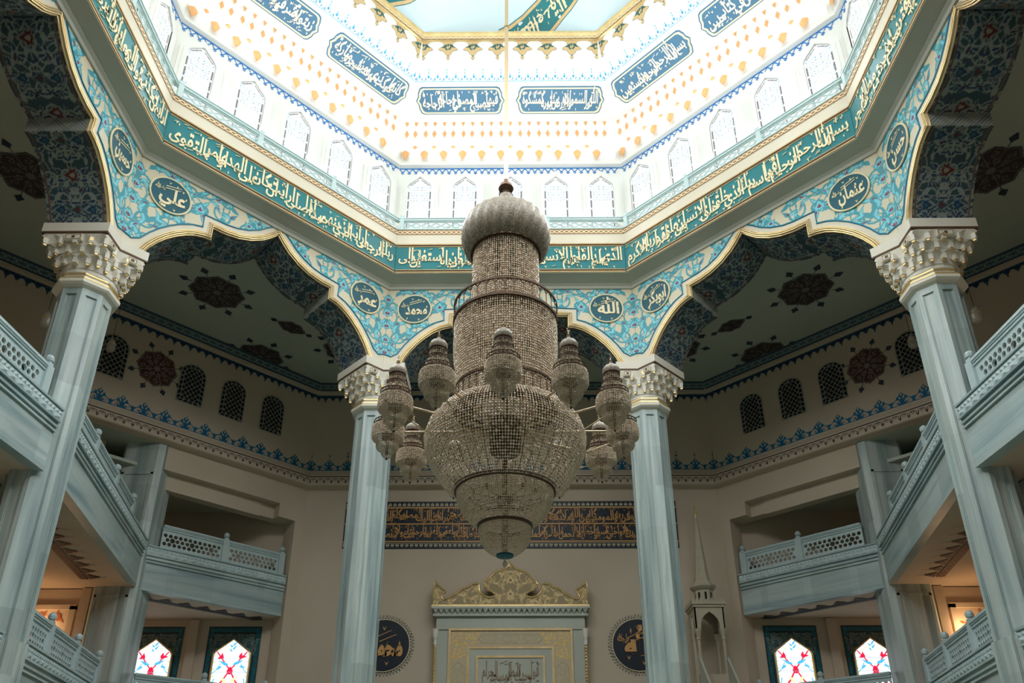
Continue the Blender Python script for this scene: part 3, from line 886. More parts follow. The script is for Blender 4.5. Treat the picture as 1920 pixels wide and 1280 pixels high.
# gold and green lambrequin hanging from the dome frame
def fleur_frieze():
    cv = Cv(-4.05, 4.05, -.72, .12, .014)
    G, D, O = (218, 186, 134), (48, 98, 94), (54, 80, 98)
    n = 7; st = 8.0 / n
    for i in range(n + 1):
        x = -4.0 + i * st
        for grow, c in ((.024, O), (0, G)):
            P = [(-.5, .1), (-.42, .02), (-.3, -.01), (-.2, -.04), (-.16, -.12), (-.3, -.18), (-.36, -.25), (-.28, -.29), (-.18, -.3), (-.1, -.4), (-.03, -.45), (-.08, -.5), (0, -.58), ]
            P = P + [(-a, b_) for a, b_ in P[::-1]]
            cv.poly([(x + a * 1.22 * (1 + grow * 3.0), b_ * 1.12 * (1 + grow * 1.6)) for a, b_ in P], c)
        for sg in (-1, 1):
            cv.poly(leaf(x + sg * .05, -.1, math.radians(-90 + sg * 50), .3, .07, .4 * sg), D)
            cv.poly(leaf(x + sg * .04, .06, math.radians(90 - sg * 84), .42, .035, .1 * sg), D)
            cv.poly(leaf(x + sg * .03, -.3, math.radians(90 - sg * 55), .26, .05, .3 * sg), D)
        cv.poly([(x, -.06), (x + .05, -.12), (x, -.2), (x - .05, -.12)], D)
        cv.poly([(x, -.22), (x + .03, -.26), (x, -.3), (x - .03, -.26)], D)
        cv.poly([(x, -.47), (x + .03, -.51), (x, -.55), (x - .03, -.51)], D)
    L = 1.1
    return cv.mesh('lambrequin', lambda x, z: (x, 9.84 - z * (.28 / L) * 1.25 - .02, 34.70 + z * 1.25 * (1.3 / L)), M['paint'])
FLF = fleur_frieze()
def frame_braid():
    B = braid_mesh(0, 0, .16, 4.02, .5)
    V = np.zeros(len(B.vertices) * 3, np.float32); B.vertices.foreach_get('co', V); V = V.reshape(-1, 3)
    V[:, 1] = 9.715 - V[:, 2] * .4; V[:, 2] = 34.735 + V[:, 2] * .9
    B.vertices.foreach_set('co', V.ravel()); return B
FBR = frame_braid()
for phi in PHIS:
    trim(DFR, frame(phi)); m = trim(MQ, frame(phi)); put('gold_drops', MG, m)
    trim(CFR, frame(phi)); trim(FLF, frame(phi)); trim(FBR, frame(phi))
# ------------------------------------------------------------------ the eight columns
CR = 13.62
def shaft_section(R, off=0.0):
    """octagon outline with a stepped sunk panel in every face"""
    out = []
    c = [(R * math.sin(math.pi / 8 + k * math.pi / 4), R * math.cos(math.pi / 8 + k * math.pi / 4)) for k in range(8)]
    for k in range(8):
        a = np.array(c[k]); b = np.array(c[(k + 1) % 8]); d = (b - a) / np.linalg.norm(b - a); n = -(a + b); n /= np.linalg.norm(n); L = np.linalg.norm(b - a)
        for f, dep in ((0, 0), (.22, 0), (.22, .03), (.27, .03), (.27, .06), (.73, .06), (.73, .03), (.78, .03), (.78, 0)):
            out.append(tuple(a + d * f * L + n * dep))
    return out
def octo(R): return [(R * math.sin(math.pi / 8 + k * math.pi / 4), R * math.cos(math.pi / 8 + k * math.pi / 4)) for k in range(8)]
def oct_ring(b, prof, m=0): b.lathe(prof, 8, rot=math.pi / 8, m=m)
sh = MB()
sh.prism(shaft_section(.79), 6.0, 16.72)
sh.prism(octo(.79), 16.72, 17.0)
sh.prism(shaft_section(.86), .9, 6.0); sh.prism(octo(1.0), 0, .7); sh.prism(octo(.95), .7, .9)
SHAFT = sh.mesh('shaft', [M['marble']])
nk = MB()
oct_ring(nk, [(.79, 16.94), (.92, 17.0), (.99, 17.06), (.99, 17.16), (.93, 17.2), (.93, 17.24), (.86, 17.3), (.86, 17.44), (.8, 17.46)])
nk.lathe([(.8, 17.42), (.84, 17.46), (.84, 17.58), (.87, 17.6), (.87, 17.78), (.84, 17.8)], 32)
NECK = nk.mesh('neck', [M['stone']])
gr = MB(); oct_ring(gr, [(.935, 17.18), (.965, 17.2), (.965, 17.24), (.935, 17.26)]); oct_ring(gr, [(.865, 17.36), (.9, 17.38), (.9, 17.43), (.865, 17.45)])
GRING = gr.mesh('gold_ring', [M['gold']])

# capital in the column's own frame: +y points outwards along the diagonal of the octagon corner
r0 = CR / math.cos(math.pi / 8)
HEX = [(0, 12.64 / math.cos(math.pi / 8)), ]
ci = HEX[0][1]; s8, c8 = math.sin(math.pi / 8), math.cos(math.pi / 8)
ie = (.86 * c8, ci - .86 * s8); oe = (ie[0] + 2.12 * s8, ie[1] + 2.12 * c8); co = (0, 14.78 / c8)
HEX = [(x, y - r0) for x, y in ((0, ci), ie, oe, co, (-oe[0], oe[1]), (-ie[0], ie[1]))]
def hexpt(t):
    P = np.array(HEX + HEX[:1]); S = np.r_[0, np.cumsum(np.hypot(*np.diff(P, axis=0).T))]
    s = (t % 1) * S[-1]
    return np.array([np.interp(s, S, P[:, 0]), np.interp(s, S, P[:, 1])])
_ang = np.unwrap([math.atan2(*hexpt(t)) for t in np.linspace(0, 1, 241)])
def cpt(t, f, sh_=.97):
    h = hexpt(t) * sh_; a = np.interp((t % 1), np.linspace(0, 1, 241), _ang)
    c = .84 * np.array([math.sin(a), math.cos(a)])
    return c * (1 - f) + h * f
cap = MB(); tips = MB()
ZC0, ZC1 = 17.74, 18.66
tiers = [(0, .36, .0, .42), (.33, .68, .40, .74), (.62, 1.0, .72, 1.0)]
NCELL = 18
cap.add([(*cpt(i / 36, 0), ZC0) for i in range(36)] + [(*cpt(i / 36, .72, .95), ZC1) for i in range(36)], [(i, (i + 1) % 36, 36 + (i + 1) % 36, 36 + i) for i in range(36)])
for k, (ta, tb, fa, fb) in enumerate(tiers):
    za, zb = ZC0 + ta * (ZC1 - ZC0), ZC0 + tb * (ZC1 - ZC0)
    for i in range(NCELL):
        a = (i + (.5 if k % 2 else 0)) / NCELL; w = .5 / NCELL
        P = lambda t, f, z: (*cpt(a + t * w, f), z)
        h = zb - za
        R = [P(-1, fa + (fb - fa) * .35, za), P(-1, fb * .96, za + h * .5), P(-.62, fb, za + h * .74), P(0, fb, zb - .02), P(.62, fb, za + h * .74), P(1, fb * .96, za + h * .5), P(1, fa + (fb - fa) * .35, za)]
        Cc = P(0, max(0, fa - .06), za + h * .22)
        top = [P(-1, fb, zb), P(0, fb, zb), P(1, fb, zb)]
        o = [Cc] + R + top
        cap.add(o, [(0, j + 1, j) for j in range(1, 7)] + [(2, 3, 8), (3, 4, 9, 8), (4, 5, 10, 9), (5, 6, 10)])
        # hanging pendant between cells, gilded below
        q = np.array(cpt(a + w, fa + (fb - fa) * .62)); an = math.atan2(q[0], q[1])
        rot = Matrix.Translation((q[0], q[1], za)) @ Matrix.Rotation(-an, 4, 'Z')
        cap.box(-.065, .065, -.05, .08, -.04, h * .5, None, rot)
        tips.box(-.045, .045, -.03, .06, -.10, -.035, None, rot)
        if k == 2 and i % 3 == 0: tips.box(-.05, .05, .082, .095, .02, h * .45, None, rot)
CAPM = cap.mesh('muqarnas', [M['stone']]); TIPM = tips.mesh('gilded_drops', [M['gold']])
ab = MB(); ab.prism([(x * 1.0, y * 1.0) for x, y in HEX], 18.66, 18.72, m=1); ab.prism([(x * 1.0, y) for x, y in HEX], 18.72, 19.06)
ABM = ab.mesh('abacus', [M['stone'], M['brown']])
pq = MB()
for a, b_ in ((HEX[1], HEX[2]), (HEX[5], HEX[4]), (HEX[0], HEX[1]), (HEX[5], HEX[0])):
    a = np.array(a) * .985; b_ = np.array(b_) * .985; m_ = (a + b_) / 2; d = (b_ - a) / np.linalg.norm(b_ - a); n = np.array([-d[1], d[0]])
    if n @ m_ < 0: n = -n
    wd = .27 if np.linalg.norm(b_ - a) > 1.5 else .16
    mt = Matrix(((d[0], n[0], 0, m_[0]), (d[1], n[1], 0, m_[1]), (0, 0, 1, 18.5), (0, 0, 0, 1)))
    pq.box(-wd, wd, -.1, .02, -.12, .11, 0, mt)
    for x0, x1, z0, z1 in ((-wd + .03, wd - .03, .075, .09), (-wd + .03, wd - .03, -.1, -.085), (-wd + .03, -wd + .045, -.1, .09), (wd - .045, wd - .03, -.1, .09), (-.05, .05, -.05, .04)):
        pq.box(x0, x1, .02, .026, z0, z1, 1, mt)
PQM = pq.mesh('plaque', [M['cream'], M['brown']])
CSAY = {22.5: 'far column on the pulpit side, beside the mihrab wall', 67.5: 'near column on the pulpit side, at the gallery corner', 112.5: 'rear side column on the pulpit side', 157.5: 'rear column on the pulpit side',
        -22.5: 'far column away from the pulpit, beside the mihrab wall', -67.5: 'near column away from the pulpit, at the gallery corner', -112.5: 'rear side column away from the pulpit', -157.5: 'rear column away from the pulpit'}
for k in range(8):
    ang = 22.5 + 45 * k; ang = ang - 360 if ang > 180 else ang
    a = math.radians(ang); p = (r0 * math.sin(a), r0 * math.cos(a), 0)
    t = thing('column', 'pale blue octagonal marble %s' % CSAY[ang], 'column', p, 0, 'columns of the octagon')
    put('shaft', SHAFT, t); n_ = put('neck', NECK, t); put('gold_ring', GRING, n_)
    c = put('capital', CAPM, t, (0, 0, 0), -a); put('gilded_drops', TIPM, c); put('plaque', PQM, c)
    put('abacus', ABM, t, (0, 0, 0), -a)

# ------------------------------------------------------------------ outer wall: octagon with a 21 m front and 45 degree corners
DF, DD = 22.0, 23.0
def outer_ring(prof, mids=None):
    """prof: (offset outwards, z)"""
    def verts(o):
        x = (DD + o) * math.sqrt(2) - (DF + o)
        f = DF + o
        return [(-x, f), (x, f), (f, x), (f, -x), (x, -f), (-x, -f), (-f, -x), (-f, x)]
    b = MB()
    for i in range(len(prof) - 1):
        A, B = verts(prof[i][0]), verts(prof[i + 1][0])
        V = [(x, y, prof[i][1]) for x, y in A] + [(x, y, prof[i + 1][1]) for x, y in B]
        b.add(V, [(j, 8 + j, 8 + (j + 1) % 8, (j + 1) % 8) for j in range(8)], mids[i] if mids else 0)
    return b
HF, HD = DD * math.sqrt(2) - DF, (DF - DD / math.sqrt(2)) * math.sqrt(2)     # half widths of the sides
struct(outer_ring([(0, 17.4), (0, 23.6)]).build('wall_outer', M['plaster']))
struct(outer_ring([(.3, 23.5), (-9.6, 23.5)]).build('ceiling_gallery', M['ceil']))
trim(outer_ring([(0, 18.40), (-.1, 18.38), (-.1, 18.32), (-.13, 18.28), (-.26, 18.08), (-.32, 18.04), (-.32, 17.98), (-.42, 17.95), (-.42, 17.46), (-.36, 17.42), (-.04, 17.38), (0, 17.36)]).mesh('cornice', [M['plaster']]))
trim(outer_ring([(0, 22.92), (-.1, 22.95), (-.12, 23.04), (-.1, 23.1), (-.14, 23.13), (-.42, 23.5)]).mesh('cornice', [M['plaster']]))

def crest_cv(half, front):
    cv = Cv(-half, half, 0, 1.15, .02); c = (8, 104, 142); d = (4, 78, 122); no = (0, 0, 0, 0)
    n = int(round(2 * half / .94)); st = 2 * half / n
    sil = [(-.48, 0), (-.48, .34), (-.43, .27), (-.33, .31), (-.26, .36), (-.22, .46), (-.14, .48), (-.09, .58), (-.04, .6), (0, .74)]
    for i in range(n + 1):
        x = -half + i * st
        cv.poly([(x + a, z) for a, z in sil] + [(x - a, z) for a, z in sil[::-1]], c)
        for sg in (-1, 1):
            cv.disc(x + sg * .23, .17, .115, no); cv.disc(x + sg * .3, .13, .09, no)
            cv.stroke(spiral(x + sg * .25, .16, .085, 1.57 + sg, .9, sg), .02, d)
            cv.poly(leaf(x + sg * .12, .06, 1.57 - sg * .8, .2, .05, .3 * sg), d)
            cv.poly(leaf(x + sg * .05, .33, 1.57 - sg * .75, .16, .035, .3 * sg), no)
            cv.poly(leaf(x + sg * .40, .05, 1.57 + sg * .2, .16, .03, .2 * sg), no)
        cv.poly([(x, .07), (x + .05, .16), (x, .26), (x - .05, .16)], d)
        cv.poly([(x, .46), (x + .03, .52), (x, .6), (x - .03, .52)], no)
        if front:
            cv.stroke([(x, .68), (x, .8)], .02, d)
            if i % 2 == 0: cv.poly([(x, .72), (x + .08, .8), (x, .92), (x - .08, .8)], d); cv.stroke([(x, .88), (x, .98)], .02, d); cv.poly([(x, .94), (x + .06, 1.01), (x, 1.1), (x - .06, 1.01)], d)
            else: cv.poly([(x, .76), (x + .07, .84), (x, .93), (x - .07, .84)], d)
    cv.stroke([(-half, .02), (half, .02)], .03, c)
    return cv
def at_wall(dist, z0, lift=.015):
    return lambda x, z: (x, np.full_like(x, dist - lift), z0 + z)
def wave_cv(half):
    cv = Cv(-half, half, 0, .46, .018); c = (76, 58, 52)
    cv.poly([(-half, .38), (half, .38), (half, .46), (-half, .46)], c)
    n = int(round(2 * half / .37)); st = 2 * half / n
    for i in range(n + 1):
        x = -half + i * st
        for sg in (-1, 1):
            cv.stroke([(x, .06), (x + sg * .05, .16), (x + sg * .03, .24), (x + sg * .1, .32), (x + sg * .17, .3)], .026, c)
        cv.poly([(x, .03), (x + .05, .12), (x, .2), (x - .05, .12)], c)
        xm = x + st / 2
        cv.stroke([(xm - .06, .25), (xm, .18), (xm + .06, .25), (xm, .33), (xm - .06, .25)], .02, c)
    return cv
def lambre_cv(half):
    cv = Cv(-half, half, -.62, 0, .02); c = (44, 96, 122); d = (10, 50, 84)
    n = int(round(2 * half / .4)); st = 2 * half / n
    for i in range(n + 1):
        x = -half + i * st; L = .54 if i % 2 else .4
        P = [(-st / 2, 0), (-st / 2, -.16), (-st * .32, -.2), (-st * .22, -.28), (-.06, -.3), (0, -L)]
        cv.poly([(x + a, z) for a, z in P] + [(x - a, z) for a, z in P[::-1]], d)
        for sg in (-1, 1): cv.poly(leaf(x + sg * .03, -.05, math.radians(-90 + sg * 48), .18, .035, .3 * sg), c)
        cv.poly([(x, -.18), (x + .03, -.25), (x, -.33), (x - .03, -.25)], c)
    return cv
def band_cv(half):
    cv = Cv(-half, half, 0, .46, .02, (70, 92, 100)); d = (28, 58, 78)
    for z in (.04, .4): cv.stroke([(-half, z), (half, z)], .022, d)
    n = int(round(2 * half / .42)); st = 2 * half / n
    x = np.linspace(-half, half, n * 14)
    for ph in (0, math.pi): cv.stroke(np.stack([x, .22 + .11 * np.sin(2 * math.pi * x / st + ph)], 1), .026, (120, 136, 134))
    for i in range(n): cv.disc(-half + (i + .5) * st, .22, .05, lin(*d))
    return cv
for nm, half, dist, fr, phis in (('front', HF, DF, True, (0,)), ('diag', HD, DD, False, (-45, 45)), ('side', HF, DF, False, (-90, 90))):
    m1 = crest_cv(half, fr).mesh('crest', at_wall(dist, 18.42), M['paint'])
    m2 = wave_cv(half - .16).mesh('wave', at_wall(dist - .42, 17.47), M['paint'])
    m3 = lambre_cv(half).mesh('lambrequin', at_wall(dist, 22.93), M['paint'])
    k = math.hypot(.28, .37)
    m4 = band_cv(half - .1).mesh('band', lambda x, z: (x, dist - .14 - z * .28 / k - .012, 23.13 + z * .37 / k - .012), M['paint'])
    for phi in phis:
        for me in (m1, m2, m3, m4): trim(me, frame(phi))

# ------------------------------------------------------------------ lattice windows of the upper wall
def lat_arch(w, z0, zs, r):
    return [(w, z0), (w, zs)] + [(w * math.cos(a), zs + r * math.sin(a)) for a in np.linspace(0, math.pi, 9)[1:-1]] + [(-w, zs), (-w, z0)]
lw = MB()
A0 = lat_arch(.60, -1.04, .5, .54); A1 = lat_arch(.44, -.9, .46, .42)
lw.plate([A0], -.01, 0, m=1)
def in_arch(x, z, w, z0, zs, r): return abs(x) < w and z > z0 and (z < zs or (x / w) ** 2 + ((z - zs) / r) ** 2 < 1)
for sg in (-1, 1):
    for c in np.arange(-2.52, 2.5, .28):
        seg = [(x, c + sg * x * 1.15) for x in np.linspace(-.44, .44, 45)]
        seg = [p for p in seg if in_arch(p[0], p[1], .45, -.91, .46, .43)]
        if len(seg) > 2: lw.path([(seg[0][0], -.03, seg[0][1]), (seg[-1][0], -.03, seg[-1][1])], .018, 4, m=0)
lw.path([(x, -.03, z) for x, z in A1], .024, 5, m=0, closed=True)
lw.path([(x, -.02, z) for x, z in A0], .03, 5, m=0, closed=True)
n = len(A0)
Sx = np.array(A0 + A0[:1]); SS = np.r_[0, np.cumsum(np.hypot(*np.diff(Sx, axis=0).T))]
Sy = np.array(A1 + A1[:1])
for s in np.arange(0, SS[-1], .27):
    p = (np.interp(s, SS, Sx[:, 0]), np.interp(s, SS, Sx[:, 1])); q = (np.interp(s, SS, Sy[:, 0]), np.interp(s, SS, Sy[:, 1]))
    lw.tube((p[0], -.03, p[1]), (q[0], -.03, q[1]), .03, 4, m=0)
LATW = lw.mesh('lattice', [M['lattice'], M['dark']])
def latwin(phi, u, dist, z=20.8):
    global nwin
    nwin += 1
    struct(put('window_%d' % nwin, LATW, None, facet_pt(phi, u, dist - .012, z), frame(phi)))
for s in (-1, 1):
    for u in (-2.25, 1.38, 3.46, 5.6): latwin(45 * s, -u * s * 1.0 if s > 0 else u, DD)
    for u in (6.6, 4.5, 2.4, 14.6 - 4.5, -1.5, -3.6): latwin(90 * s, -u * s, DF)

# ------------------------------------------------------------------ painted medallions
def star_mesh(R, cols, lift):
    O, F_, S_, B_ = cols
    cv = Cv(-R * 1.5, R * 1.5, -R * 1.5, R * 1.5, .024)
    def lob(r, n=8, amp=.12, ph=0):
        a = np.linspace(0, 2 * math.pi, 161)[:-1]
        rr = r * (1 - amp + amp * np.abs(np.cos(a * n / 2 + ph)) ** .7 + .05 * np.maximum(0, np.cos(a * n + 2 * ph)) ** 6)
        return np.stack([rr * np.cos(a), rr * np.sin(a)], 1)
    for i in range(8):
        a = math.radians(22.5 + 45 * i); c, s = math.cos(a), math.sin(a)
        cv.stroke([(R * .9 * c, R * .9 * s), (R * 1.25 * c, R * 1.25 * s)], .03, O)
        for r, col in ((.17, O), (.1, B_)):
            P = [(1.12 - r * .2, 0), (1.25, r), (1.25 + r * 1.1, r * .3), (1.25 + r * 1.5, 0), (1.25 + r * 1.1, -r * .3), (1.25, -r)]
            cv.poly([(R * (p * c - q * s), R * (p * s + q * c)) for p, q in P], col)
    cv.poly(lob(R), O); cv.poly(lob(R * .95), S_); cv.poly(lob(R * .91), F_)
    for i in range(8):
        a = math.radians(45 * i)
        for rr, k in ((.68, 1), (.4, -1)):
            x, y = R * rr * math.cos(a + (k < 0) * .39), R * rr * math.sin(a + (k < 0) * .39)
            cv.stroke(spiral(x, y, R * .15, a, 1, k), .02, S_)
            cv.poly(leaf(x, y, a + k, R * .22, R * .05, .3), S_)
            cv.poly(leaf(x, y, a + k, R * .13, R * .03, .3), B_)
        cv.stroke([(0, 0), (R * .86 * math.cos(a + .39), R * .86 * math.sin(a + .39))], .018, S_)
    cv.poly(lob(R * .2), O); cv.poly(lob(R * .15), S_)
    return cv
RED = ((58, 40, 44), (84, 46, 44), (140, 124, 112), (46, 62, 82))
DRK = ((46, 50, 60), (62, 48, 50), (112, 108, 100), (40, 60, 80))
STW = star_mesh(.92, RED, 0).mesh('painted_star', lambda x, z: (x, np.full_like(x, -.012), z), M['paint'])
STC = star_mesh(1.18, DRK, 0).mesh('painted_star', lambda x, y: (x, y, np.full_like(x, -.012)), M['paint'])
def lens_mesh():
    cv = Cv(-1.2, 1.2, -.55, .55, .02); O, F_, S_, B_ = DRK
    t = np.linspace(0, 1, 24)
    for k, c in ((1, O), (.9, S_), (.84, F_)):
        w = .44 * k * (np.sin(np.pi * t) ** .8) * (1 + .08 * np.cos(t * 6 * math.pi))
        x = (t - .5) * 1.5 * k
        cv.poly(np.r_[np.stack([x, w], 1), np.stack([x, -w], 1)[::-1]], c)
    for sg in (-1, 1):
        cv.poly([(sg * .72, 0), (sg * .95, .17), (sg * 1.15, 0), (sg * .95, -.17)], O); cv.poly([(sg * .85, 0), (sg * .95, .08), (sg * 1.05, 0), (sg * .95, -.08)], B_)
        for k in (-1, 1): cv.stroke(spiral(sg * .26, k * .1, .13, 0, 1, k * sg), .016, S_)
    return cv.mesh('painted_lens', lambda x, y: (x, y, np.full_like(x, -.012)), M['paint'])
LENS = lens_mesh()
PSIDE = {-1: 'away from the pulpit', 1: 'on the pulpit side'}
for s in (-1, 1):
    tag(put('wall_medallion', STW, None, facet_pt(45 * s, .3 * s, DD, 20.95), frame(45 * s)), 'dark red star medallion between lattice windows of the diagonal wall %s' % PSIDE[s], 'medallion', 'painted star medallions')
    tag(put('ceiling_medallion', STC, None, (s * 13.25, 13.72, 23.49), .39), 'large dark star painted on the diagonal ceiling bay %s' % PSIDE[s], 'medallion', 'painted star medallions')
    tag(put('ceiling_medallion', STC, None, (s * 12.95, 19.0, 23.49), .39), 'dark star half hidden behind the blue cornice of the diagonal bay %s' % PSIDE[s], 'medallion', 'painted star medallions')
    tag(put('ceiling_medallion', STC, None, (s * 8.3, 18.4, 23.49), .39), 'dark star partly behind the far arch of the front bay %s' % PSIDE[s], 'medallion', 'painted star medallions')
    tag(put('ceiling_medallion', STC, None, (s * 17.7, 6.8, 23.49), .39), 'large dark star on the side ceiling bay beyond the near capital %s' % PSIDE[s], 'medallion', 'painted star medallions')
    tag(put('ceiling_medallion', LENS, None, (s * 10.6, 16.45, 23.49), -s * .785), 'small lens-shaped ornament on the diagonal ceiling bay %s' % PSIDE[s], 'medallion', 'painted lens medallions')
# ------------------------------------------------------------------ lower walls, corner galleries, piers
struct(MB().box(-10.75, 10.75, 22.0, 22.35, 0, 17.4).build('wall_front', M['plaster']))
struct(MB().box(-23, 23, -23, -22.4, 0, 23.4).build('wall_rear', M['plaster']))

def flip(b, s):
    if s < 0: b.V = [(-x, y, z) for x, y, z in b.V]
    return b
def lflip(b, s):               # local frame of the diagonal: built for the left side, mirrored for the right
    if s > 0: b.V = [(-x, y, z) for x, y, z in b.V]
    return b
LV = {2: 12.6, 1: 6.1}
EDGE = [(13.07, -15.5), (13.07, 5.9), (15.56, 16.3)]
DG0, DG1 = (15.75, 17.0), (11.05, 21.7)
SLAB = 1.94

def run_mat(p, q):
    """matrix: local x along p->q, local y away from the hall (for the right side), origin p"""
    d = np.array(q, float) - np.array(p, float); L = np.linalg.norm(d); d /= L
    n = np.array([-d[1], d[0]])
    if n @ (np.array(p) + np.array(q)) < 0: n = -n
    return Matrix(((d[0], n[0], 0, p[0]), (d[1], n[1], 0, p[1]), (0, 0, 1, 0), (0, 0, 0, 1))), L

def fascia(b, c, p, q, z, depth=SLAB):
    m, L = run_mat(p, q)
    B = lambda y0, y1, za, zb: b.box(0, L, y0, y1, za, zb, None, m)
    B(-.16, .3, z - .03, z + .03); B(-.1, .3, z - .36, z - .03)
    B(-.13, .3, z - .42, z - .36); B(-.05, .3, z - .52, z - .42); B(-.09, .3, z - .58, z - .52); B(-.02, .3, z - .66, z - .58); B(-.07, .3, z - .72, z - .66)
    B(0, .3, z - depth + .14, z - .72); B(-.03, .3, z - depth, z - depth + .14)
    n = int(L / .36); st = L / n
    for i in range(n):                         # carved leaf frieze
        x = (i + .5) * st; w = st / 2
        y0 = -.1
        P = [(x - w, y0, z - .04), (x, y0, z - .04), (x + w, y0, z - .04), (x - w * .5, y0 - .05, z - .13), (x + w * .5, y0 - .05, z - .13), (x, y0 - .01, z - .2), (x - w, y0 - .01, z - .2), (x + w, y0 - .01, z - .2), (x, y0 - .05, z - .28), (x - w, y0, z - .36), (x + w, y0, z - .36), (x, y0, z - .36)]
        c.add([tuple(m @ Vector(v)) for v in P], [(0, 3, 6), (0, 1, 3), (1, 5, 3), (3, 5, 6), (1, 4, 5), (1, 2, 4), (2, 7, 4), (4, 7, 5), (6, 5, 8), (6, 8, 9), (9, 8, 11), (5, 7, 8), (7, 10, 8), (8, 10, 11)])

def lattice_plate(W, H, t=.07):
    fr = .04; pitch = .225
    loops = [[(0, 0), (W, 0), (W, H), (0, H)]]
    ny = int((H - 2 * fr) / (pitch * .866)); nx = int((W - 2 * fr) / pitch)
    oy = (H - (ny - 1) * pitch * .866) / 2; ox = (W - (nx - 1) * pitch) / 2
    for j in range(ny):
        for i in range(nx - (j % 2)):
            x = ox + (i + .5 * (j % 2)) * pitch; z = oy + j * pitch * .866
            big = (j % 4 == 1 and i % 4 == 1) or (j % 4 == 3 and i % 4 == 3)
            r = .118 if big else .094
            k = 10 if big else 6
            loops.append([(x + r * math.cos(a), z + r * math.sin(a)) for a in [2 * math.pi * q / k + math.pi / k for q in range(k)][::-1]])
    return MB().plate(loops, -t / 2, t / 2)

def balustrade(p, q, z, posts, label, s, group, name='stone_balustrade'):
    """posts: distances along the run; p,q given for the right side, mirrored with s"""
    p, q = (s * p[0], p[1]), (s * q[0], q[1])
    d = np.array(q) - np.array(p); L = np.linalg.norm(d); an = math.atan2(d[1], d[0])
    t = thing(name, label, 'balustrade', (p[0], p[1], z + .03), an, group)
    for x in posts:
        if x < 0: continue                      # the run butts against a pier
        b = MB(); b.box(x - .15, x + .15, -.12, .12, 0, 1.18); b.prism([(x - .17, -.14), (x + .17, -.14), (x + .17, .14), (x - .17, .14)], .0, .1)
        b.box(x - .1, x + .1, -.09, .09, 1.18, 1.28)
        b.lathe([(.0, 1.28), (.12, 1.33), (.14, 1.42), (.1, 1.5), (0, 1.56)], 8, (x, 0, 0))
        b.build('newel_post', M['balus'], t)
    for a, b_ in zip(posts[:-1], posts[1:]):
        W = b_ - a - .3
        lp = lattice_plate(W, .84); lp.V = [(x + a + .15, y, v + .1) for x, y, v in lp.V]
        lp.build('lattice_panel', M['balus'], t)
        r = MB(); r.box(a + .15, b_ - .15, -.08, .08, .94, .99); r.box(a + .15, b_ - .15, -.06, .06, .99, 1.03); r.box(a + .15, b_ - .15, -.1, .1, 1.03, 1.08); r.box(a + .15, b_ - .15, -.13, .13, 1.08, 1.16); r.box(a + .15, b_ - .15, -.08, .08, 0, .1)
        r.build('handrail', M['balus'], t)

def under_frieze(L, w, cols):
    c, d, bg = cols
    cv = Cv(0, L, 0, w, .025)
    k = w
    cv.poly([(0, 0), (L, 0), (L, .34), (0, .34)], bg)
    for z in (.03, .31): cv.stroke([(0, z), (L, z)], .02, c)
    x = np.linspace(0, L, int(L * 12))
    for ph in (0, math.pi): cv.stroke(np.stack([x, .17 + .08 * np.sin(x * 9 + ph)], 1), .03, c)
    n = int(L / .8); st = L / n
    for i in range(n):
        x = (i + .5) * st
        P = [(-st / 2, .38), (-.3, .46), (-.24, .6), (-.13, .66), (-.09, .8), (-.03, .86), (0, w - .03)]
        cv.poly([(x + a, z) for a, z in P] + [(x - a, z) for a, z in P[::-1]], c)
        for sg in (-1, 1):
            cv.stroke(spiral(x + sg * .17, .5, .08, 0, 1, sg), .018, bg); cv.poly(leaf(x + sg * .03, .42, 1.57 - sg * .6, .22, .04, .3 * sg), bg)
        cv.poly([(x, .5), (x + .04, .6), (x, .74), (x - .04, .6)], d)
    return cv
BRN = ((70, 36, 30), (88, 46, 38), (116, 86, 74)); DKB = ((50, 54, 58), (62, 66, 68), (96, 98, 96)); WRM = ((150, 84, 44), (176, 104, 58), (206, 160, 110))

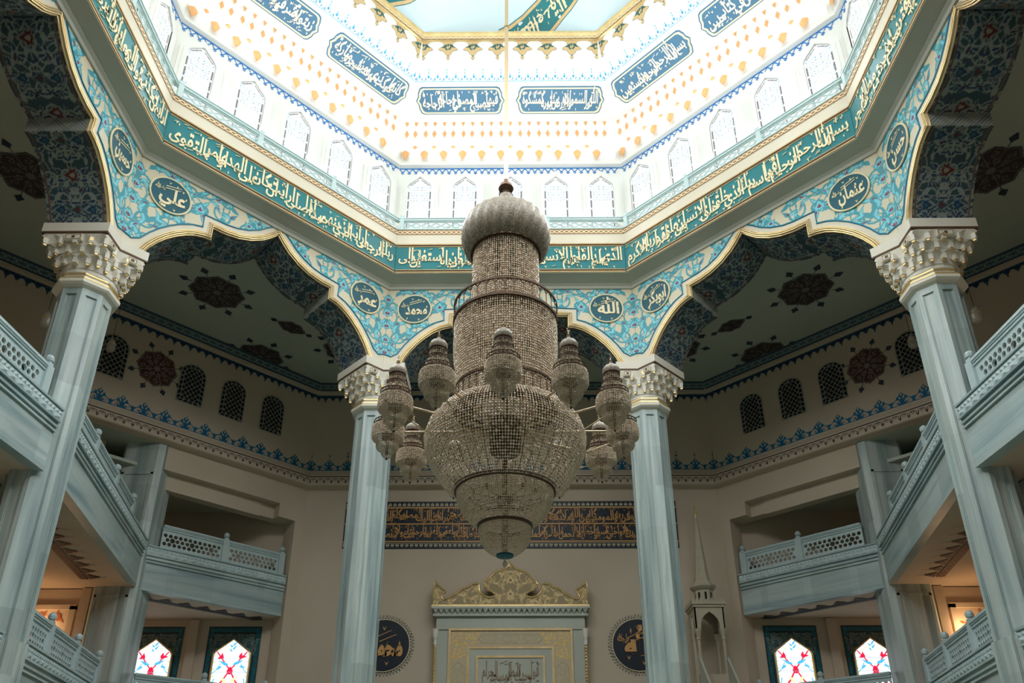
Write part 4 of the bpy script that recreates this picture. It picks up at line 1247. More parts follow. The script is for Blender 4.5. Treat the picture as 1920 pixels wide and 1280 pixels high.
for s in (-1, 1):
    nm = 'left' if s < 0 else 'right'
    PS = PSIDE[s]
    dz = lambda b, name, m: struct(lflip(b, s).build(name, m, None, (0, 0, 0), frame(45 * s)))
    # diagonal wall below the wave cornice: stepped beams and the jamb by the front wall
    b = MB(); b.box(.9, 6.67, 23.0, 23.5, 16.2, 17.4); b.box(-8.12, -1.3, 24.5, 24.7, 15.6, 17.4); b.box(6.67, 8.12, 23.0, 23.5, 15.5, 17.4); b.box(7.6, 8.12, 23.0, 24.0, 0, 15.5)
    b.box(.9, 5.88, 23.4, 23.95, 15.42, 16.6); b.box(5.88, 7.7, 23.5, 24.1, 15.5, 17.4)
    dz(b, 'wall_front_' + nm, M['plaster'])
    # back walls of the corner rooms and the side aisle
    b = MB(); b.box(10.6, 22.9, 22.42, 22.8, 0, 17.6); b.box(22.42, 22.8, -22.4, 22.42, 0, 17.6)
    struct(flip(b, s).build('wall_' + nm, M['plaster']))
    b = MB(); b.prism([(11.0, 22.4), (11.3, 22.0), (22.0, 11.3), (22.4, 11.0), (22.4, 22.4)], 16.25, 16.4); b.prism([(10.5, 22.05), (22.05, 10.5), (22.42, -22), (22.42, 22.42), (10.5, 22.42)], 17.37, 17.5)
    struct(flip(b, s).build('ceiling_upper_gallery_' + nm, M['ceil']))
    b = MB(); b.box(17.55, 22.42, 16.9, 17.2, 6.12, 10.64); b.box(17.55, 17.95, 16.7, 16.9, 6.12, 10.64)
    struct(flip(b, s).build('wall_cross_' + nm, M['plaster']))
    # gallery floors
    for lv, z in LV.items():
        poly = [(13.07, -15.5), (13.07, 5.05), (13.9, 5.05), (13.9, 6.4), (13.22, 6.5), (15.56, 16.3), (15.8, 16.95), (11.05, 21.7), (10.9, 22.4), (22.42, 22.4), (22.42, -15.5)]
        b = MB(); b.prism([(x + .04, y) for x, y in poly], z - SLAB + .02, z)
        g = struct(flip(b, s).build('floor_gallery_%d_%s' % (lv, nm), M['plaster']))
        b, c = MB(), MB()
        for p, q in ((EDGE[0], (13.07, 5.02)), ((13.1, 6.02), EDGE[2]), (DG0, DG1)): fascia(b, c, p, q, z)
        struct(flip(b, s).build('trim_gallery_%d_%s' % (lv, nm), M['marbleh'])); NTRIM[0] += 1
        flip(c, s).build('trim_carved_frieze_%d_%s' % (lv, nm), M['balus'])['kind'] = 'structure'
        say = 'upper' if lv == 2 else 'lower'
        balustrade((13.42, -6.4), (13.42, 4.8), z, [.3, 3.9, 7.4, 10.9], '%s gallery balustrade along the side aisle %s' % (say, PS), s, 'gallery balustrades')
        
        balustrade((13.8, 7.0), (15.72, 15.1), z, [.2, 2.2, 5.2, 8.1], '%s gallery balustrade from near column back to the pier %s' % (say, PS), s, 'gallery balustrades')
        balustrade((15.53, 17.64), (11.25, 21.92), z, [-.13, 2.95, 5.85], '%s corner balustrade between pier and mihrab wall %s' % (say, PS), s, 'gallery balustrades')
        # painted borders under the floor above
        cols = BRN
        m, L = run_mat(EDGE[1], EDGE[2])
        cv = under_frieze(L - .8, 1.5, cols)
        def fn(x, y, m=m, z=z, s=s):
            q = np.array([np.array(m @ Vector((a + .4, 2.0 - b_, 0))) for a, b_ in zip(x, y)])
            return s * q[:, 0], q[:, 1], np.full_like(x, z - SLAB - .012)
        trim(cv.mesh('border', fn, M['paint']))
        m2, L2 = run_mat(DG0, DG1)
        cv = under_frieze(L2 - .5, 1.15, DKB if lv == 2 else BRN)
        def fn2(x, y, m=m2, z=z, s=s):
            q = np.array([np.array(m @ Vector((a + .3, 1.6 - b_, 0))) for a, b_ in zip(x, y)])
            return s * q[:, 0], q[:, 1], np.full_like(x, z - SLAB - .012)
        trim(cv.mesh('border', fn2, M['paint']))
    m2, L2 = run_mat(DG0, DG1)
    cv = under_frieze(L2 - .2, 1.1, DKB)
    def fn3(x, y, m=m2, s=s):
        q = np.array([np.array(m @ Vector((a + .1, 2.6 - b_, 0))) for a, b_ in zip(x, y)])
        return s * q[:, 0], q[:, 1], np.full_like(x, 16.235)
    trim(cv.mesh('border', fn3, M['paint']))
    # corner pier
    t = thing('marble_pier', 'tall grey marble pier between the corner gallery bays %s' % PS, 'pier', (s * 16.62, 17.35, 0), 0, 'corner piers')
    c = .22; P = [(-.95 + c, -.78), (.95 - c, -.78), (.95, -.78 + c), (.95, .78 - c), (.95 - c, .78), (-.95 + c, .78), (-.95, .78 - c), (-.95, -.78 + c)]
    MB().prism(P, 0, 17.38).build('shaft', M['marbleh' if False else 'marble'], t)
    for za, zb in ((12.55, 15.9), (6.1, 10.3)):
        f = MB()
        for x0, x1, z0, z1 in ((-.7, .7, zb - .1, zb), (-.7, .7, za, za + .1), (-.7, -.6, za, zb), (.6, .7, za, zb)): f.box(x0, x1, -.82, -.77, z0, z1)
        f.build('panel_frame', M['marble'], t)
    # pier behind the near column on the lower gallery
    t = thing('marble_pier', 'warm-lit marble pier behind the near column on the lower gallery %s' % PS, 'pier', (s * 15.6, 5.7, 6.12), 0, 'gallery piers')
    MB().box(-.75, .75, -.5, .5, 0, 4.52).build('shaft', M['marble'], t)
    f = MB()
    for x0, x1, z0, z1 in ((-.6, .6, 4.1, 4.2), (-.6, -.5, .3, 4.1), (.5, .6, .3, 4.1)): f.box(x0, x1, -.54, -.49, z0, z1)
    f.build('panel_frame', M['marble'], t)
    # warm wall ornament, pilasters and sconce
    b = MB(); b.box(18.1, 18.35, 16.78, 16.9, 6.12, 9.9); b.box(18.1, 22.3, 16.78, 16.9, 9.75, 9.95); b.box(15.1, 15.55, 22.2, 22.42, 6.12, 10.64)
    trim(flip(b, s).mesh('pilaster', [M['plaster']]))
    cv = Cv(-1.3, 1.3, -.8, .8, .025)
    arabesque(cv, -.9, .9, -.5, .5, ((170, 84, 44), (196, 120, 70), (150, 70, 36)), .8, 9, .5); palmette(cv, 0, 0, .5, ((170, 84, 44), (200, 130, 80), (150, 70, 36)))
    o = put('wall_ornament', cv.mesh('ornament', lambda x, z: (x, np.full_like(x, 0), z), M['paint']), None, (s * 19.7, 16.88, 9.15))
    tag(o, 'orange arabesque painted on the warm-lit gallery wall %s' % PS, 'ornament', 'painted wall ornaments')
    sx = 19.4 if s < 0 else 18.5
    t = thing('wall_sconce', 'small glowing sconce on the warm gallery wall %s' % PS, 'lamp', (s * sx, 16.88, 8.45), 0, 'gallery sconces')
    MB().box(-.05, .05, -.12, 0, -.1, .1).lathe([(0, 0), (.1, .05), (.12, .1)], 10, (0, -.2, -.05)).build('bracket', M['brass'], t)
    MB().lathe([(0, 0), (.06, .04), (.07, .12), (.03, .2), (0, .22)], 10, (0, -.2, .03)).build('bulb', M['lamp'], t)
    point('sconce_light', (s * sx, 16.35, 8.85), 50, (1.0, .60, .30), .12)
    point('gallery_lamp_light', (s * 20.2, 20.2, 9.4), 20, (1.0, .66, .40), .15)
    point('gallery_lamp_light', (s * 18.2, 4.0, 9.0), 9, (1.0, .55, .34), .15)

# ------------------------------------------------------------------ stained glass windows of the corner rooms
def stained(w, z0, zs, zt):
    cv = Cv(-w, w, z0, zt, .02, (238, 248, 252))
    RD, BL, YE, GR = (206, 24, 64), (70, 170, 216), (226, 214, 150), (150, 190, 170)
    zc = zs - .75
    for sg in (-1, 1):
        cv.stroke([(0, zc), (sg * w * .8, zs + .1)], .035, RD); cv.stroke([(0, zc), (sg * w * .35, zc - .5), (sg * w * .8, zc - .95)], .04, RD)
        cv.poly(leaf(sg * w * .45, zs - .22, 1.57 - sg * .5, .32, .12, .3 * sg), RD); cv.poly(leaf(sg * w * .5, zs - .12, -sg * .2 + (0 if sg > 0 else 3.14), .28, .1, .2), RD)
        cv.poly(leaf(sg * .1, zc + .26, (0 if sg > 0 else 3.14) + sg * .2, .55, .1, .25 * sg), BL); cv.poly(leaf(sg * .42, zc + .2, (0 if sg > 0 else 3.14) - sg * .5, .34, .08, .2), BL)
        cv.stroke([(sg * w, zc - .2), (sg * w * .75, zc + .0), (sg * w * .55, zc + .3)], .022, BL); cv.stroke([(sg * w * .98, zc - 1), (sg * w * .8, zc - .4)], .03, BL)
        for z in np.arange(z0 + .2, zs + .2, .34): cv.poly(leaf(sg * w * .96, z, 1.57, .26, .06, .1), YE); cv.disc(sg * w * .88, z + .1, .035, lin(*GR))
        cv.stroke([(sg * .06, zt - .35), (sg * w * .6, zs + .12)], .02, YE)
        cv.poly(leaf(sg * .1, zc - .6, 1.57 - sg * .9, .4, .1, .3 * sg), YE); cv.poly(leaf(sg * .25, zc - 1.3, 1.57 - sg * .6, .5, .12, .3 * sg), BL)
    for z in (zs + .22, zs + .42): cv.poly(leaf(0, z, .5, .26, .07, .3), BL); cv.poly(leaf(0, z - .08, 2.6, .22, .06, -.3), BL)
    cv.poly([(0, zc - .22), (.17, zc - .1), (.1, zc + .1), (0, zc + .18), (-.1, zc + .1), (-.17, zc - .1)], RD)
    for z in np.arange(z0, zt, .62): cv.stroke([(-w, z), (w, z)], .008, (120, 140, 150))
    lp = [(w, z0), (w, zs), (w * .86, zs + .17), (0, zt), (-w * .86, zs + .17), (-w, zs), (-w, z0)]
    clip(cv, lp)
    return cv.mesh('pane', lambda x, z: (x, np.full_like(x, -.02), z), M['glow']), lp
SG, SLP = stained(.88, 6.3, 9.0, 9.72)
def tileframe():
    cv = Cv(-1.28, 1.28, 6.1, 10.32, .022, (24, 92, 104)); rg = np.random.default_rng(4)
    for _ in range(900):
        x, z = rg.uniform(-1.28, 1.28), rg.uniform(6.1, 10.32)
        cv.poly(leaf(x, z, rg.uniform(0, 6.3), .14, .035, .4), (36, 112, 120) if rg.random() < .6 else (18, 70, 88))
    cv.poly([(-1.02, 6.1), (1.02, 6.1), (1.02, 10.04), (-1.02, 10.04)], (22, 26, 40))
    cv.poly([(-.98, 6.1), (.98, 6.1), (.98, 9.98), (-.98, 9.98)], (44, 84, 92))
    arabesque(cv, -.1, .95, 8.9, 9.95, ((120, 128, 120), (60, 96, 100), (96, 60, 56)), .5, 6, 1.0)
    mirror(cv)
    for a in ((-1.26, 6.1, -1.26, 10.3), (1.26, 6.1, 1.26, 10.3), (-1.26, 10.3, 1.26, 10.3)): cv.stroke([(a[0], a[1]), (a[2], a[3])], .03, (16, 30, 44))
    return cv.mesh('tile_surround', lambda x, z: (x, np.full_like(x, -.012), z), M['tilepaint'])
TF = tileframe()
gl = MB(); gl.path([(x, -.03, z) for x, z in SLP], .05, 6)
gl = gl.mesh('gilt_edge', [M['gold']])
for s in (-1, 1):
    for x in (13.35, 17.1):
        nwin += 1
        w = struct(put('window_%d' % nwin, TF, None, (s * x, 22.4, 0)))
        put('pane', SG, w); put('gilt_edge', gl, w)
# ------------------------------------------------------------------ front wall: lettered panel, roundels, mihrab, minbar
FY = 22.0
t = thing('wall_inscription', 'long navy panel with two lines of ochre lettering above the mihrab', 'inscription', (-.07, FY - .002, 14.13), 0)
HW = 8.4
MB().box(-HW, HW, -.04, 0, .0, 2.52).build('panel', M['navy'], t)
e = MB()
for z, h in ((.36, .03), (1.30, .03), (2.17, .03)): e.box(-HW, HW, -.06, -.04, z - h, z + h)
e.build('gold_line', M['goldletters'], t)
cv = Cv(-HW, HW, 0, 2.52, .02)
for za, up in ((.05, 1), (2.28, 1)):
    cv.poly([(-HW, za + .24 if za < 1 else za - .06), (HW, za + .24 if za < 1 else za - .06), (HW, za + .21 if za < 1 else za - .03), (-HW, za + .21 if za < 1 else za - .03)], (200, 190, 160))
    for x in np.arange(-HW + .1, HW, .24):
        cv.poly([(x - .09, za + .19), (x + .09, za + .19), (x + .09, za + .1), (x, za), (x - .09, za + .1)] if za < 1 else [(x - .09, za), (x + .09, za), (x + .09, za + .09), (x, za + .19), (x - .09, za + .09)], (196, 186, 158))
        cv.disc(x, za + .1, .025, lin(20, 26, 36))
put('beaded_border', cv.mesh('beads', lambda x, z: (x, np.full_like(x, -.05), z), M['paint']), t)
T1 = 'امن الرسول بما انزل اليه من ربه والمومنون كل امن بالله وملائكته وكتبه ورسله لا نفرق بين احد من رسله وقالوا سمعنا واطعنا غفرانك ربنا واليك المصير لا يكلف الله نفسا الا وسعها لها ما'
T2 = 'كسبت وعليها ما اكتسبت ربنا لا تواخذنا ان نسينا او اخطانا ربنا ولا تحمل علينا اصرا كما حملته على الذين من قبلنا ربنا ولا تحملنا ما لا طاقة لنا به واعف عنا واغفر لنا وارحمنا انت مولانا فانصرنا على القوم الكافرين'
L = lettering(T1, 2 * HW - .3, .84, 2, .022, True, .03, seed=21, cz=1.73, y=-.045); L2 = lettering(T2, 2 * HW - .3, .84, 2, .022, True, .03, seed=22, cz=.83, y=-.045)
L.add(L2.V, L2.F); L.build('lettering', M['goldletters'], t)

def wall_roundel(x, txt, small, label):
    t = thing('wall_roundel', label, 'roundel', (x, FY, 9.32), 0, 'navy wall roundels')
    d = MB(); d.lathe([(0, 0), (1.22, 0), (1.22, .05), (0, .05)], 56); d = MB().add([(a, -c, b_) for a, b_, c in d.V], d.F); d.build('disc', M['navy'], t)
    cv = Cv(-1.5, 1.5, -1.5, 1.5, .018)
    for i in range(56):
        a = 2 * math.pi * i / 56; c, s_ = math.cos(a), math.sin(a)
        cv.stroke([(1.24 * c, 1.24 * s_), (1.42 * math.cos(a + .05), 1.42 * math.sin(a + .05)), (1.46 * math.cos(a + .056), 1.46 * math.sin(a + .056)), (1.42 * math.cos(a + .07), 1.42 * math.sin(a + .07)), (1.24 * math.cos(a + .112), 1.24 * math.sin(a + .112))], .018, (30, 34, 42))
        cv.disc(1.32 * math.cos(a + .056), 1.32 * math.sin(a + .056), .035, lin(190, 184, 166))
    put('scalloped_rim', cv.mesh('rim', lambda u, z: (u, np.full_like(u, -.02), z), M['paint']), t)
    ring_mesh(1.235, .018, 56, -.05).build('rim_line', M['letters'], t)
    l = lettering(txt, 1.6, 1.35, 1, .05, False, .03, cx=.12, cz=-.18, y=-.055)
    l2 = lettering(small, .55, .5, 1, .02, False, .03, cx=-.72, cz=.28, y=-.055); l.add(l2.V, l2.F)
    for q in ([(-.5, .35), (.35, .72), (.35, .69), (-.5, .31)], [(-.2, .2), (.6, .52), (.6, .49), (-.2, .16)], [(-.1, .9), (0, .7), (.1, .9), (0, .8)], [(-.6, -.5), (-.5, -.7), (-.4, -.5), (-.5, -.6)], [(.1, -.75), (.2, -.95), (.3, -.75), (.2, -.85)], [(.75, .2), (.8, .1), (.76, -.1), (.72, .05)], [(-.35, .8), (-.3, .7), (-.34, .5), (-.38, .65)]):
        l.plate([q], -.085, -.055)
    l.build('lettering', M['goldletters'], t)
wall_roundel(-6.08, 'محمد', 'عليه السلام', 'navy roundel with ochre lettering beside the column away from the pulpit')
wall_roundel(5.98, 'الله', 'جل جلاله', 'navy roundel with ochre lettering beside the pulpit-side column')

# mihrab
t = thing('mihrab', 'pale marble mihrab with gilded crest and nested panels on the front wall', 'mihrab', (-.07, FY - .005, 0), 0)
D = -.6
MB().box(-3.45, 3.45, D + .12, 0, 0, 10.3).box(-3.5, 3.5, D + .06, 0, 9.95, 10.56).build('body', M['mihrab'], t)
b = MB(); b.box(-3.66, 3.66, D - .1, 0, 10.56, 10.66); b.box(-3.74, 3.74, D - .2, 0, 10.9, 11.0)
for i in range(28):
    x = -3.66 + (i + .5) * 7.32 / 28
    b.add([(x - .13, D - .18, 10.9), (x + .13, D - .18, 10.9), (x, D - .1, 10.66), (x - .13, D - .02, 10.9), (x + .13, D - .02, 10.9), (x, D - .03, 10.66)], [(0, 1, 2), (3, 5, 4), (0, 2, 5, 3), (1, 4, 5, 2)])
b.box(-3.62, 3.62, D - .02, 0, 10.66, 10.9)
b.build('cornice', M['mihrab'], t)
def crest_outline():
    r = [(0, 2.22), (.1, 2.02), (.3, 1.86), (.5, 1.8), (.72, 1.72), (.9, 1.55), (1.02, 1.36), (1.2, 1.28), (1.29, 1.1), (1.25, .96), (1.13, .92), (1.1, .82), (.9, .76), (.74, .62), (.82, .5), (1.0, .46), (1.25, .52), (1.42, .68), (1.5, .88), (1.5, 1.1),
         (1.62, 1.16), (1.85, 1.12), (2.0, .98), (2.2, .93), (2.42, .82), (2.56, .66), (2.78, .56), (3.0, .42), (3.18, .38), (3.3, .5), (3.22, .66), (3.12, .74), (3.18, .88), (3.32, .92), (3.4, 1.02), (3.52, 1.12), (3.58, 1.28), (3.66, 1.1), (3.7, .7), (3.7, .08)]
    return r + [(-x, z) for x, z in r[::-1][:-1]]
CO = crest_outline()
b = MB(); b.plate([CO], D - .02, D + .12); c = b.build('crest', M['field'], t, (0, 0, 11.0))
g = MB(); g.path([(x, D - .05, z) for x, z in CO], .055, 6, closed=True); g.box(-3.74, 3.74, D - .12, D + .1, 0, .1)
g.build('gilded_edge', M['gold'], c)
cv = Cv(-3.72, 3.72, .1, 2.3, .018, (162, 142, 108))
arabesque(cv, 0, 3.7, .1, 2.2, ((210, 180, 126), (228, 204, 156), (130, 104, 68)), .62, 8, 1.4)
palmette(cv, 0, .62, .3, ((210, 180, 126), (228, 204, 156), (130, 104, 68))); palmette(cv, 0, 1.3, .34, ((210, 180, 126), (228, 204, 156), (130, 104, 68)))
mirror(cv); clip(cv, CO)
put('gilded_scroll', cv.mesh('scroll', lambda x, z: (x, np.full_like(x, D - .035), z), M['paint']), c)
def frame_part(x, zt, w, y0, y1, name, m):
    b = MB(); b.box(-x, x, y0, y1, zt - w, zt); b.box(-x, -x + w, y0, y1, 0, zt - w); b.box(x - w, x, y0, y1, 0, zt - w)
    return b.build(name, m, t)
frame_part(2.9, 10.0, .1, D + .02, D + .14, 'outer_moulding', M['goldpaint'])
MB().box(-2.8, 2.8, D + .1, D + .13, 0, 9.9).build('ornament_field', M['field'], t)
cv = Cv(-2.8, 2.8, 6.5, 9.88, .02, (200, 182, 152))
for x0, x1, z0, z1 in ((1.55, 2.7, 9.25, 9.76), (2.12, 2.7, 8.6, 9.3)):
    arabesque(cv, x0, x1, z0, z1, ((220, 184, 116), (240, 210, 150), (156, 120, 72)), .36, 3, .8)
arabesque(cv, 0, 1.25, 9.32, 9.7, ((186, 172, 142), (198, 186, 156), (176, 160, 130)), .3, 7, .6)
arabesque(cv, 2.2, 2.65, 6.5, 8.2, ((186, 172, 142), (198, 186, 156), (176, 160, 130)), .3, 9, .6)
mirror(cv)
for sg in (-1, 1):
    cv.stroke([(-sg * 1.3, 9.3), (-sg * 1.5, 9.5), (-sg * 1.3, 9.72)], .016, (170, 150, 116))
cv.stroke([(-1.3, 9.3), (1.3, 9.3)], .016, (170, 150, 116)); cv.stroke([(-1.3, 9.72), (1.3, 9.72)], .016, (170, 150, 116))
for sg in (-1, 1): cv.stroke([(sg * 2.12, 6.5), (sg * 2.12, 8.2), (sg * 2.42, 8.45), (sg * 2.68, 8.2), (sg * 2.68, 6.5)], .016, (170, 150, 116))
put('carved_ornament', cv.mesh('carving', lambda x, z: (x, np.full_like(x, D + .09), z), M['paint']), t)
frame_part(2.02, 9.15, .1, D + .04, D + .14, 'middle_moulding', M['goldpaint'])
MB().box(-1.93, 1.93, D + .08, D + .12, 0, 9.05).build('inner_field', M['mihrab'], t)
frame_part(1.6, 8.72, .1, D, D + .1, 'inner_moulding', M['goldpaint'])
MB().box(-1.5, 1.5, D + .05, D + .09, 7.2, 8.62).build('inscription_plaque', M['mihrab'], t)
lettering('فول وجهك شطر المسجد الحرام', 2.6, 1.12, 2, .02, True, .02, seed=31, cz=7.94, y=D + .045).build('lettering', mat('taupe_lettering', (150, 126, 98), .6), t)
for sg in (-1, 1):
    b = MB(); n = 220
    for j in range(3):
        b.path([(sg * 3.52 + .05 * math.cos(z * 14 + j * 2.1), D + .12 + .05 * math.sin(z * 14 + j * 2.1), z) for z in np.linspace(1.0, 9.2, n)], .035, 5)
    b.build('twisted_colonnette', M['gold'], t)
    b = MB(); b.lathe([(.06, 9.2), (.09, 9.25), (.08, 9.45), (.13, 9.6), (.16, 9.9), (.17, 9.98)], 10, (sg * 3.52, D + .12, 0)); b.build('colonnette_capital', M['stone'], t)

# minbar: slim pulpit tower seen from the front
mx, my = 8.95, 20.6
t = thing('minbar', 'tall stone pulpit with pointed spire beside the mihrab wall', 'pulpit', (mx, my, 0), 0)
b = MB()
b.prism(octo(.52), 11.75, 12.0, top=octo(.36)); b.lathe([(.36, 12.0), (.36, 12.15), (.33, 12.2), (.05, 15.2), (.0, 15.2)], 8, rot=math.pi / 8)
b.build('spire', M['pulpit'], t)
cv = Cv(-.5, .5, 12.2, 15.0, .018)
for j, z in enumerate((12.35, 12.95, 13.5, 14.05, 14.5)):
    r = .33 * (15.25 - z) / 3.05 * .9
    for x in (-r * .5, r * .5):
        cv.stroke([(x - .07, z + .12), (x, z), (x + .07, z + .12), (x, z + .2), (x - .07, z + .12)], .014, (96, 84, 72))
put('spire_ornament', cv.mesh('marks', lambda x, z: (x, -.335 * (15.25 - z) / 3.05 - .0, z), M['paint']), t)
b = MB(); b.lathe([(.05, 15.15), (.06, 15.4), (.1, 15.45), (.05, 15.5), (.04, 15.58), (.09, 15.66), (.04, 15.74), (.03, 15.8), (.06, 15.86), (.025, 15.92), (.02, 16.0)], 10)
b.path([(.1 * math.sin(a), 0, 16.12 - .1 * math.cos(a)) for a in np.linspace(-2.5, 2.5, 14)], .018, 5)
b.build('finial', M['gold'], t)
b = MB(); b.lathe([(.42, 10.95), (.42, 11.5), (.5, 11.55), (.62, 11.66), (.62, 11.74), (.52, 11.76)], 8, rot=math.pi / 8)
for k in range(8):
    a = k * math.pi / 4
    m = Matrix.Rotation(-a, 4, 'Z'); b.box(-.05, .05, .385, .395, 11.05, 11.4, 1, m)
b.build('lantern_drum', [M['pulpit'], M['dark']], t)
b = MB(); b.box(-.78, .78, -.78, .78, 10.72, 10.84); b.box(-.72, .72, -.72, .72, 10.6, 10.72)
for i in range(9):
    for (ax, sg) in ((0, -1), (1, -1), (1, 1)):
        u = -.7 + i * .175
        P = [(u - .07, 0), (u + .07, 0), (u + .05, .1), (u, .22), (u - .05, .1)]
        V = [((p, sg * .74, 10.84 + q) if ax == 0 else (sg * .74, p, 10.84 + q)) for p, q in P] + [((p, sg * .70, 10.84 + q) if ax == 0 else (sg * .70, p, 10.84 + q)) for p, q in P]
        b.add(V, [(0, 1, 2, 3, 4), (9, 8, 7, 6, 5)] + [(k, 5 + k, 5 + (k + 1) % 5, (k + 1) % 5) for k in range(5)])
b.build('cornice', M['pulpit'], t)
b = MB()
arch = [(.42, 9.6), (.42, 9.85), (.36, 10.05), (.2, 10.25), (0, 10.4), (-.2, 10.25), (-.36, 10.05), (-.42, 9.85), (-.42, 9.6)]
for ry in range(4):
    q = MB(); q.plate([[(-.66, 9.6), (-.66, 10.6), (.66, 10.6), (.66, 9.6)] + arch], -.66, -.6)
    m = Matrix.Rotation(ry * math.pi / 2, 4, 'Z'); b.add([tuple(m @ Vector(v)) for v in q.V], q.F)
b.build('arched_canopy', M['pulpit'], t)
for sx in (-1, 1):
    for sy in (-1, 1):
        b = MB(); b.lathe([(.07, 7.6), (.07, 9.1), (.1, 9.15), (.1, 9.2), (.08, 9.25), (.16, 9.55), (.17, 9.62)], 10, (sx * .56, sy * .56, 0)); b.build('colonnette', M['pulpit'], t)
MB().box(-.66, .66, -.66, .66, 0, 7.6).build('tower_base', M['pulpit'], t)
b = MB()
for sx in (-1, 1):
    b.add([(sx * .66, -.66, 8.35), (sx * .66, -.66, 7.0), (sx * .66, -6.5, 1.2), (sx * .66, -6.5, 2.55), (sx * .56, -.66, 8.35), (sx * .56, -.66, 7.0), (sx * .56, -6.5, 1.2), (sx * .56, -6.5, 2.55)],
          [(0, 1, 2, 3), (7, 6, 5, 4), (0, 3, 7, 4), (1, 5, 6, 2), (3, 2, 6, 7), (0, 4, 5, 1)])
b.build('stair_parapet', M['mihrab'], t)
b = MB()
for i in range(14): b.box(-.55, .55, -.66 - (i + 1) * .42, -.66 - i * .42, 0, 7.1 - i * .45)
b.build('steps', M['pulpit'], t)
b = MB()
for i in range(60): b.box(-.78, -.70, -.05, .05, 3.0 + i * .12, 3.08 + i * .12)
b.box(-.76, -.66, -.3, .3, 0, 10.2); b.build('carved_back_strip', M['pulpit'], t)
# ------------------------------------------------------------------ the great chandelier
def beads(prof, pitch, size, asp=1.25, stagger=False, zp=None, jit=0.0):
    """crystal beads strung over a surface of revolution; prof = (r, z) points; returns V, F arrays"""
    P = np.array(prof, float); S = np.r_[0, np.cumsum(np.hypot(*np.diff(P, axis=0).T))]
    n = int(2 * math.pi * P[:, 0].max() / pitch); rows = max(2, int(S[-1] / (zp or pitch)))
    s = (np.arange(rows) + .5) * S[-1] / rows
    r = np.interp(s, S, P[:, 0]); z = np.interp(s, S, P[:, 1])
    tr = np.gradient(r); tz = np.gradient(z); l = np.hypot(tr, tz); tr /= l; tz /= l
    th = 2 * math.pi * np.arange(n) / n
    R, TH = np.meshgrid(r, th, indexing='ij'); Z = np.repeat(z[:, None], n, 1)
    if stagger: TH = TH + (np.arange(rows)[:, None] % 2) * math.pi / n
    sc = np.minimum(1, np.repeat((r / P[:, 0].max())[:, None], n, 1) * 1.0) ** .5
    if jit: sc = sc * RNG.uniform(1 - jit, 1 + jit, sc.shape)
    C = np.stack([R * np.sin(TH), R * np.cos(TH), Z], -1).reshape(-1, 3)
    er = np.stack([np.sin(TH), np.cos(TH), 0 * TH], -1).reshape(-1, 3); et = np.stack([np.cos(TH), -np.sin(TH), 0 * TH], -1).reshape(-1, 3)
    TR = np.repeat(tr[:, None], n, 1).ravel()[:, None]; TZ = np.repeat(tz[:, None], n, 1).ravel()[:, None]
    em = er * TR + np.array([0, 0, 1.0]) * TZ; en = np.cross(et, em)
    if jit:
        ra = RNG.uniform(-.5, .5, len(C))[:, None]; et, en = np.cos(ra) * et + np.sin(ra) * en, np.cos(ra) * en - np.sin(ra) * et
    k = (size * 1.12 * sc).ravel()[:, None]
    V = np.stack([C + em * k * asp, C - em * k * asp, C + et * k, C - et * k, C + en * k * .7, C - en * k * .7], 1).reshape(-1, 3)
    f = np.array([(0, 2, 4), (0, 4, 3), (0, 3, 5), (0, 5, 2), (1, 4, 2), (1, 3, 4), (1, 5, 3), (1, 2, 5)])
    F = (np.arange(len(C))[:, None, None] * 6 + f[None]).reshape(-1, 3)
    return V, F
def bead_mesh(name, specs, mats=None):
    Vs, Fs, o = [], [], 0
    for sp in specs:
        V, F = beads(*sp[0], **sp[1]); Vs.append(V); Fs.append(F + o); o += len(V)
    return mesh_from(name, np.concatenate(Vs), np.concatenate(Fs), mats or [M['crystal']])

def gallery(b, r, z, h, n, w=.018, base=.05):
    """ring railing with little arches"""
    b.lathe([(r - base, z - base * .6), (r + base * .4, z - base * .6), (r + base * .4, z + base * .7), (r - base, z + base * .7)], 48, closed=True)
    b.lathe([(r - w, z + h - w * 1.5), (r + w, z + h - w * 1.5), (r + w, z + h + w), (r - w, z + h + w)], 48, closed=True)
    for i in range(n):
        a = 2 * math.pi * i / n; a2 = 2 * math.pi * (i + 1) / n
        b.tube((r * math.sin(a), r * math.cos(a), z), (r * math.sin(a), r * math.cos(a), z + h), w * .7, 4)
        pts = []
        for k in range(7):
            t = k / 6; aa = a + (a2 - a) * t
            pts.append((r * math.sin(aa), r * math.cos(aa), z + h * (.68 + .25 * math.sin(math.pi * t))))
        b.path(pts, w * .6, 4)
    return b

CZ = 6.3
t = thing('chandelier', 'huge bronze-toned crystal chandelier of stacked tiers hanging from the dome', 'chandelier', (0, 0, CZ))
LZ = (0, 0, -CZ)
MB().tube((0, 0, 16.2), (0, 0, 40.1), .05, 10).lathe([(.05, 22), (.07, 22.02), (.07, 22.1), (.05, 22.12)], 10).lathe([(.05, 28), (.07, 28.02), (.07, 28.1), (.05, 28.12)], 10).lathe([(.05, 34), (.07, 34.02), (.07, 34.1), (.05, 34.12)], 10).build('hanging_rod', M['brass'], t, LZ)
MB().lathe([(.0, 15.8), (.17, 15.84), (.12, 15.9), (.1, 15.95), (.15, 15.99), (.19, 16.06), (.19, 16.12), (.12, 16.18), (.08, 16.22), (.07, 16.34), (0, 16.36)], 24).build('finial', M['metal'], t, LZ, smooth=False)
ribs = lambda a, z: 1.03 + .07 * (abs(math.cos(13 * (a + .22 * (z - 14)))) ** .5 - .6)
